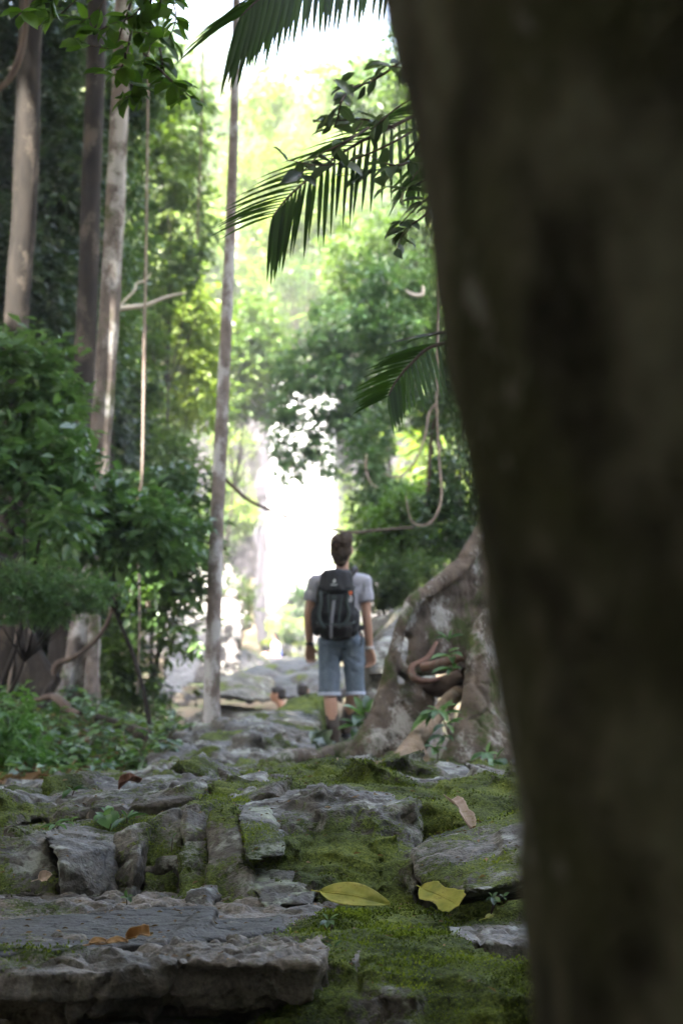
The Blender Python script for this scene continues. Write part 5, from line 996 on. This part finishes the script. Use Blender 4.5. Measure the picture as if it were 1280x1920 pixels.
# --- two bathers resting between the rocks, only heads and shoulders showing
def bather(c, yaw, label, s=1.0, lean=-.25, cap=False):
    root = empty('person', (c.x, c.y, c.z-.78), label, 'person'); f = Vector((math.sin(yaw), math.cos(yaw), 0)); sd = Vector((f.y, -f.x, 0)); up = Vector((0, 0, 1))
    ch = c-up*.34-f*.10*s; hip = c-up*.70-f*.22
    B = [cone_pts(hip, .13, ch, .14), [p for k_ in (-1, 1) for p in ico_pts(ch+sd*.15*k_+up*.06, .06)]+ico_pts(ch, (.14, .12, .12)), cone_pts(ch+up*.10, .06, c-up*.06, .055)]
    for k_ in (-1, 1):
        sh = ch+sd*.19*k_+up*.06; el = sh-up*.26+f*.05+sd*.04*k_; wr_ = el+f*.22-up*.05
        kn = hip+f*.42+up*.12+sd*.1*k_; B += [cone_pts(sh, .05, el, .04), cone_pts(el, .04, wr_, .028), cone_pts(hip+sd*.08*k_, .085, kn, .06), cone_pts(kn, .055, kn+f*.12-up*.38, .04)]
        B += hand_hulls((0, 0, 0), wr_, f, sd, -up, .17, .4, -k_)
    HH, TT = head_hulls((0, 0, 0), c, s, yaw); link('body', hulls_mesh('body', B+HH, .010, 3), M['skin_tan'], root)
    link('hair', hulls_mesh('hair', [[TT((p.x, p.y, p.z)) for p in ico_pts((0, -.02, .05), (.086, .100, .088))], [TT((p.x, p.y, p.z)) for p in ico_pts((0, -.055, -.01), (.078, .06, .065))], [TT((p.x, p.y, p.z)) for p in ico_pts((0, .06, .075), (.06, .035, .03))]], .010, 2), M['hair_black'], root)
    link('shirt', hulls_mesh('shirt', [cone_pts(hip, .15, ch, .155), [p for k_ in (-1, 1) for p in ico_pts(ch+sd*.16*k_+up*.06, .075)]+ico_pts(ch, (.15, .13, .13))]+[cone_pts(ch+sd*.19*k_+up*.06, .065, ch+sd*.22*k_-up*.12, .06) for k_ in (-1, 1)], .012, 2), M['dark_shirt'], root)
    link('shorts', hulls_mesh('shorts', [cone_pts(hip, .155, hip+up*.1, .15)]+[cone_pts(hip+sd*.08*k_, .10, hip+f*.34+up*.09+sd*.1*k_, .08) for k_ in (-1, 1)], .014, 2), M['blue_cloth'], root)
bather(P(521, 1303, 26.5), -R(75), 'black haired bather in dark shirt, face turned left, between the rocks')
bather(P(568, 1296, 27.2), R(10), 'second bather of whom only the dark hair shows by the hiker\'s left hip')

# ------------------------------------------------------------------ moss fronds on the mossy rocks (far past counting)
mp, mn_ = [], []; rs = np.random.RandomState(11)
for me, dens in MOSSY:
    V = get_co(me).astype(float); N = get_no(me); m = np.empty(len(V), np.float32); me.attributes['moss'].data.foreach_get('value', m)
    w = np.clip(m-.45, 0, 1)*np.clip(.6+1.6*fbm(V, 6, 4, 77), 0, 2)*(N[:, 1] < .55)*(V[:, 1] < 12.6)
    area = .013**2; k = rs.poisson(np.clip(w*dens*3.2, 0, 6)); i = np.repeat(np.arange(len(V)), k); mp.append(V[i]+rs.normal(size=(len(i), 3))*.006); mn_.append(N[i])
mp = np.vstack(mp); mn_ = np.vstack(mn_); n = len(mp); print('moss fronds', n)
d = norm(mn_*.8+rs.normal(size=(n, 3))*.6+np.array([0, 0, .25])); L = rs.uniform(.004, .010, n)*np.clip(1+.8*fbm(mp, 7, 2, 5), .5, 1.8)
V, F, T_ = leaves_arr(mp, d, norm(rs.normal(size=(n, 3))), L, L*.55, T_SIMPLE, np.clip(.45+1.0*fbm(mp, 5, 4, 6)+.25*rs.normal(size=n), 0, 1))
tag(link('moss', mesh_np('moss', V, F, {'tint': T_}), M['moss'], None, False), kind='stuff')

# crumbs of dead leaf and bark lying on the rocks
cp_ = []
for me, dens in MOSSY:
    V = get_co(me).astype(float); N = get_no(me); ok = np.where((N[:, 2] > .75) & (V[:, 1] < 13) & (V[:, 1] > 4.4))[0]
    if len(ok): cp_.append(V[rs.choice(ok, max(8, len(ok)//80))])
cp_ = np.vstack(cp_); n = len(cp_); L = rs.uniform(.006, .034, n)*np.clip(.6+.05*cp_[:, 1], .8, 1.3)
V, F, T_ = leaves_arr(cp_+np.array([0, 0, .002]), np.stack([rs.normal(size=n), rs.normal(size=n), rs.normal(size=n)*.2], 1), norm(np.array([0, 0, 1.0])+rs.normal(size=(n, 3))*.3), L, L*rs.uniform(.2, .6, n), T_SIMPLE)
tag(link('leaf_crumbs', mesh_np('leaf_crumbs', V, F, {'tint': T_}), M['litter'], None, False), kind='stuff')
# ------------------------------------------------------------------ fallen leaves and little plants
def leaf_mat(name, c0, c1, c2, spot):
    t = NT(name); a = t.noise(14, 4, .6); b = t.noise(70, 4, .7); col = t.ramp(a, [(.32, c0), (.5, c1), (.68, c2)])
    col = t.mix(t.ramp(t.math('ADD', t.math('MULTIPLY', a, .4), t.math('MULTIPLY', b, .6)), [(.56, 0), (.64, .7)]), col, spot)
    w = t.n('ShaderNodeTexWave'); w.inputs['Scale'].default_value = 22; w.inputs['Distortion'].default_value = 2; t.l(t.co, w.inputs['Vector'])
    t.fin(col, .55, t.bump(t.math('ADD', t.math('MULTIPLY', w.outputs[0], .25), b), .25, .004), .35)
    tr = t.n('ShaderNodeBsdfTranslucent'); t.l(col, tr.inputs[0]); mx = t.n('ShaderNodeMixShader'); mx.inputs[0].default_value = .25
    t.l(t.b.outputs[0], mx.inputs[1]); t.l(tr.outputs[0], mx.inputs[2]); t.l(mx.outputs[0], t.out.inputs[0]); return t.m
M['yellow_leaf'] = leaf_mat('yellow_leaf', (.22, .26, .045), (.38, .38, .07), (.50, .46, .11), (.22, .20, .05))
M['pale_leaf'] = leaf_mat('pale_dead_leaf', (.36, .25, .19), (.52, .40, .32), (.62, .52, .42), (.30, .24, .08))
M['tan_leaf'] = leaf_mat('tan_leaf', (.34, .17, .05), (.50, .30, .12), (.58, .42, .22), (.20, .09, .03))
M['brown_leaf'] = leaf_mat('brown_leaf', (.10, .04, .02), (.17, .07, .035), (.24, .11, .06), (.06, .03, .02))
def fallen(label, a, b, width, mat, up=(0, 0, 1), curl=.06, cup=.12, seed=1, torn=0.0, blunt=False, name='fallen_leaf'):
    """leaf blade from stalk end a to tip b, with real curl and a raised midrib"""
    rs = np.random.RandomState(seed); a, b = np.array(a), np.array(b); ax = b-a; L = np.linalg.norm(ax); ax /= L; up = np.array(up, float); sd = norm(np.cross(ax, up)); nn = np.cross(sd, ax)
    nu, nv = 40, 17; u = np.linspace(0, 1, nu); v = np.linspace(-1, 1, nv); U, Vv = np.meshgrid(u, v, indexing='ij')
    hw = np.sin(np.pi*np.clip(u, 0, 1)**.85)**.75*(1-.1*u); 
    if blunt: hw = np.minimum(1, np.sqrt(np.clip(u*3, 0, 1)))*np.where(u > .9, .9, 1)*(.8+.2*np.sin(u*9))
    w = hw[:, None]*width*.5*(1+torn*.5*fbm(np.stack([U.ravel()*4, np.sign(Vv).ravel()*3, U.ravel()*0+seed], 1), 2.2, 3, seed).reshape(U.shape))
    p2 = np.stack([U.ravel()*2, Vv.ravel(), U.ravel()*0+seed], 1)
    z = curl*L*np.sin(U*np.pi)+cup*width*Vv**2+.05*width*fbm(p2, 2.0, 3, seed).reshape(U.shape)-.03*width*np.exp(-(Vv/.08)**2)
    Pp = a+ax*(U*L)[..., None]+sd*(Vv*w)[..., None]+nn*z[..., None]
    i = (np.arange(nu-1)[:, None]*nv+np.arange(nv-1)[None]).ravel(); me = mesh_np(name, Pp.reshape(-1, 3), np.stack([i, i+1, i+nv+1, i+nv], 1))
    o = link(name, me, M[mat]); m_ = o.modifiers.new('thickness', 'SOLIDIFY'); m_.thickness = .0012
    st = tube_arr([a-ax*.028, a, a+ax*L*.5+nn*curl*L, b], [.0018, .002, .0014, .0005], 5, 14)[:2]
    tag(o, label, 'leaf'); link('midrib', mesh_np('midrib', *st), M[mat], None).parent = o; return o
fallen('large flat yellow green leaf lying on the mossy block', P(600, 1672, 5.78), P(731, 1697, 5.72), .098, 'yellow_leaf', (0, -.66, .75), .05, .07, 3)
fallen('torn yellow leaf at the right corner of the mossy block', P(790, 1664, 5.86), P(858, 1696, 5.70), .095, 'yellow_leaf', (-.2, -.8, .55), .03, .04, 5, .35, True)
fallen('pale dead leaf with a yellow end standing upright above the leaning boulder', P(884, 1560, 6.55), P(842, 1498, 6.75), .062, 'pale_leaf', (.35, -.85, .3), .07, .30, 7, .7, True)
fallen('tan curled dead leaf on the slate sheet', P(236, 1762, 5.0), P(282, 1751, 5.02), .036, 'tan_leaf', (0, -.8, .6), .18, .5, 8, .6, True)
fallen('small orange leaf between the tan leaf and the left edge', P(168, 1771, 4.93), P(200, 1766, 4.95), .03, 'tan_leaf', (0, -.4, .9), .1, .2, 9, .3)
fallen('thin orange leaf just left of the tan curled leaf', P(200, 1769, 4.93), P(240, 1766, 4.94), .026, 'tan_leaf', (0, -.5, .9), .12, .2, 10, .3)
fallen('reddish brown curled leaf on the layered shelf', P(222, 1480, 8.3), P(258, 1468, 8.4), .05, 'brown_leaf', (0, -.5, .8), .2, .6, 11, .8, True)
fallen('small pinkish dead leaf standing in a crack of the shelf', P(484, 1470, 8.5), P(490, 1448, 8.55), .035, 'tan_leaf', (.3, -.9, .1), .1, .3, 12, .6, True)
fallen('tiny yellow leaf in the dark hollow right of the mossy block', P(910, 1722, 5.75), P(930, 1716, 5.78), .025, 'yellow_leaf', (0, -.6, .8), .05, .1, 13)
fallen('small grey dead leaf caught on the dark rock at the left', P(74, 1648, 6.25), P(98, 1640, 6.25), .04, 'pale_leaf', (0, -.8, .5), .1, .2, 14, .5)
def sprig(name, label, base, stems, mat, T=T_LEAF, seed=1, r=.004, aspect=.5, cat='plant'):
    """small plant: stems = [(tip px,py,Y, [(leaf end px,py,dY,width factor)...])]: every leaf runs from its stem to a real point"""
    rs = np.random.RandomState(seed); base = Vector(base); root = empty(name, base, label, cat); st = []; ps, ds, Ls, us = [], [], [], []
    for tip, lv in stems:
        tp_ = P(*tip); st.append(tube_arr([base-Vector((0, 0, .02)), base.lerp(tp_, .5)+Vector((rs.normal()*.01, 0, .01)), tp_], [r, r*.8, r*.5], 5, 10)[:2])
        for (px, py, dY) in lv:
            e_ = P(px, py, tip[2]+dY); o_ = base.lerp(tp_, rs.uniform(.75, 1)); v = np.array(e_-o_); ps.append(o_); ds.append(v); Ls.append(np.linalg.norm(v)); us.append((rs.normal()*.2, -.45+rs.normal()*.2, 1))
    V, F = join_arr(st); link('stem', mesh_np('stem', V, F), M['vine_dark'], root); Ls = np.array(Ls)
    V, F, T_ = leaves_arr(np.array([list(p) for p in ps]), np.array(ds), norm(np.array(us)), Ls, Ls*aspect, T); link('leaves', mesh_np('leaves', V, F, {'tint': T_}), M[mat], root, True); return root
sprig('broad_leaf_plant', 'bright green plant with long broad leaves at the hiker\'s feet', P(682, 1408, 14.2), [((682, 1325, 14.0), [(645, 1318, -.1), (664, 1302, .1), (716, 1303, .05), (690, 1300, .15), (664, 1352, -.25), (708, 1334, -.1), (705, 1322, .2)]), ((670, 1360, 13.9), [(632, 1364, -.05), (634, 1346, 0), (660, 1378, -.15), (706, 1362, -.1), (690, 1350, -.2)]), ((664, 1390, 13.9), [(648, 1405, -.1), (640, 1390, 0), (680, 1398, -.1), (664, 1412, -.1), (655, 1382, -.1)])], 'leaf_plant', seed=1, aspect=.34, r=.007)
sprig('heart_leaf_plant', 'plant with grey green heart shaped leaves left of the hiker\'s boot', P(606, 1408, 14.4), [((600, 1372, 14.3), [(585, 1392, -.15), (610, 1390, -.2), (588, 1362, 0), (616, 1366, 0)]), ((612, 1385, 14.3), [(604, 1402, -.15), (594, 1410, -.1)])], 'leaf_grey', T_HEART, 2, aspect=.8)
sprig('seedling', 'seedling with paired leaves growing in the buttress hollow', P(870, 1262, 12.5), [((838, 1222, 12.2), [(806, 1232, -.05), (862, 1214, 0), (848, 1238, -.1), (866, 1226, -.1)]), ((836, 1190, 12.3), [(812, 1196, 0), (868, 1188, 0), (846, 1178, .05), (820, 1182, 0)]), ((845, 1252, 12.1), [(808, 1258, -.05), (866, 1252, 0), (838, 1264, -.05), (850, 1240, 0)])], 'leaf_plant', seed=3, aspect=.32)
sprig('fern', 'pale green fern like plant over the tan root', P(842, 1378, 11.9), [((820, 1330, 11.7), [(775, 1352, -.05), (786, 1335, -.05), (800, 1322, 0), (858, 1318, 0), (864, 1332, -.05), (840, 1350, -.15), (768, 1366, -.1), (848, 1310, .05), (810, 1345, -.15), (796, 1360, -.1)]), ((835, 1355, 11.7), [(810, 1370, -.1), (862, 1352, -.05), (850, 1372, -.1), (868, 1345, 0)]), ((830, 1380, 11.7), [(800, 1388, -.1), (826, 1394, -.1), (850, 1386, -.1)])], 'leaf_plant', seed=4, aspect=.26)
sprig('seedling', 'small dark leaved seedling below the fern by the tan root', P(820, 1425, 11.5), [((818, 1400, 11.4), [(796, 1396, -.05), (826, 1388, 0), (836, 1402, -.1), (812, 1412, -.1)])], 'leaf_plant', seed=5, aspect=.45)
sprig('seedling', 'seedling at the foot of the right buttress beside the near trunk', P(915, 1440, 11.3), [((912, 1410, 11.2), [(880, 1424, -.05), (905, 1420, -.1), (918, 1390, 0), (935, 1412, 0), (920, 1428, -.1)]), ((930, 1422, 11.1), [(945, 1400, 0), (950, 1430, -.1), (920, 1436, -.1), (948, 1444, -.1)])], 'leaf_plant', seed=6, aspect=.45)
sprig('seedling', 'cluster of fresh green seedlings growing behind the angular rocks', P(196, 1556, 7.0), [((195, 1528, 6.95), [(176, 1536, -.05), (210, 1514, 0), (202, 1548, -.1), (180, 1520, .05), (208, 1535, -.05)]), ((205, 1520, 7), [(224, 1530, -.05), (190, 1512, 0), (208, 1508, .05), (215, 1542, -.1)])], 'leaf_plant', seed=7, aspect=.55, r=.003)
sprig('grass_tuft', 'tuft of narrow leaves beside the fresh green seedlings', P(238, 1550, 6.98), [((238, 1532, 6.95), [(215, 1548, -.1), (278, 1524, 0), (262, 1520, .05), (226, 1516, .05), (252, 1516, .05), (206, 1552, -.1)])], 'leaf_plant', seed=8, aspect=.16, r=.003)
sprig('fern', 'tiny fern at the left behind the bare angular rock', P(98, 1560, 6.9), [((104, 1544, 6.85), [(72, 1554, 0), (84, 1546, 0), (118, 1540, 0), (138, 1534, .05), (126, 1552, -.05), (92, 1558, -.05)]), ((128, 1540, 6.9), [(112, 1534, 0), (150, 1530, 0), (140, 1545, -.05)])], 'leaf_plant', seed=9, aspect=.28, r=.003)
sprig('fern', 'small fern clump on top of the layered shelf', P(132, 1492, 7.6), [((135, 1480, 7.6), [(115, 1488, 0), (124, 1474, 0), (160, 1470, 0), (148, 1484, 0), (116, 1496, -.05), (166, 1476, 0)])], 'leaf_plant', seed=10, aspect=.35, r=.003)
sprig('seedling', 'grey green seedling on the moss left of the large yellow leaf', P(612, 1745, 5.35), [((616, 1724, 5.3), [(600, 1732, -.03), (606, 1712, 0), (632, 1720, 0), (626, 1732, -.03), (612, 1738, -.04), (634, 1712, 0)])], 'leaf_blue', seed=11, aspect=.42, r=.003)
sprig('seedling', 'green two leaved seedling on the front edge of the moss', P(626, 1795, 5.02), [((624, 1778, 5.0), [(640, 1762, 0), (612, 1768, 0), (632, 1784, -.03)])], 'leaf_plant', seed=12, aspect=.35, r=.003)
sprig('seedling', 'tiny seedling near the centre of the ledge moss', P(518, 1752, 5.3), [((520, 1744, 5.3), [(510, 1746, 0), (530, 1742, 0), (522, 1738, 0)])], 'leaf_plant', seed=13, aspect=.5, r=.002)
sprig('seedling', 'sprig growing in the dark hollow under the leaning boulder', P(920, 1700, 5.75), [((922, 1682, 5.7), [(910, 1686, 0), (932, 1672, 0), (916, 1672, 0), (936, 1688, -.03), (926, 1696, -.03)]), ((945, 1680, 5.72), [(936, 1676, 0), (954, 1672, 0), (950, 1688, 0)])], 'leaf_blue', seed=14, aspect=.5, r=.003)
sprig('seedling', 'small grey green plant at the base of the angular rocks', P(240, 1695, 6.15), [((238, 1680, 6.12), [(225, 1682, 0), (250, 1678, 0), (236, 1668, 0), (246, 1690, -.03)])], 'leaf_blue', seed=15, aspect=.5, r=.002)
sprig('seedling', 'single bright leaf sprouting from the dark recessed rock', P(322, 1585, 6.5), [((324, 1572, 6.4), [(332, 1560, 0), (318, 1576, 0)])], 'leaf_plant', seed=16, aspect=.4, r=.002)

# ------------------------------------------------------------------ humid air of the gorge
bm = bmesh.new(); bmesh.ops.create_cube(bm, size=2); me = bpy.data.meshes.new('haze')
for v in bm.verts: v.co = Vector((v.co.x*100, 105+v.co.y*140, 56+v.co.z*60))
bm.to_mesh(me); bm.free(); hm_ = bpy.data.materials.new('haze'); hm_.use_nodes = True; nt = hm_.node_tree; nt.nodes.remove(nt.nodes['Principled BSDF'])
pv_ = nt.nodes.new('ShaderNodeVolumePrincipled'); pv_.inputs['Density'].default_value = .0012; pv_.inputs['Color'].default_value = (.93, .96, .95, 1); pv_.inputs['Anisotropy'].default_value = .2
nt.links.new(pv_.outputs[0], nt.nodes['Material Output'].inputs['Volume'])
tag(link('haze', me, hm_, None, False), kind='stuff')
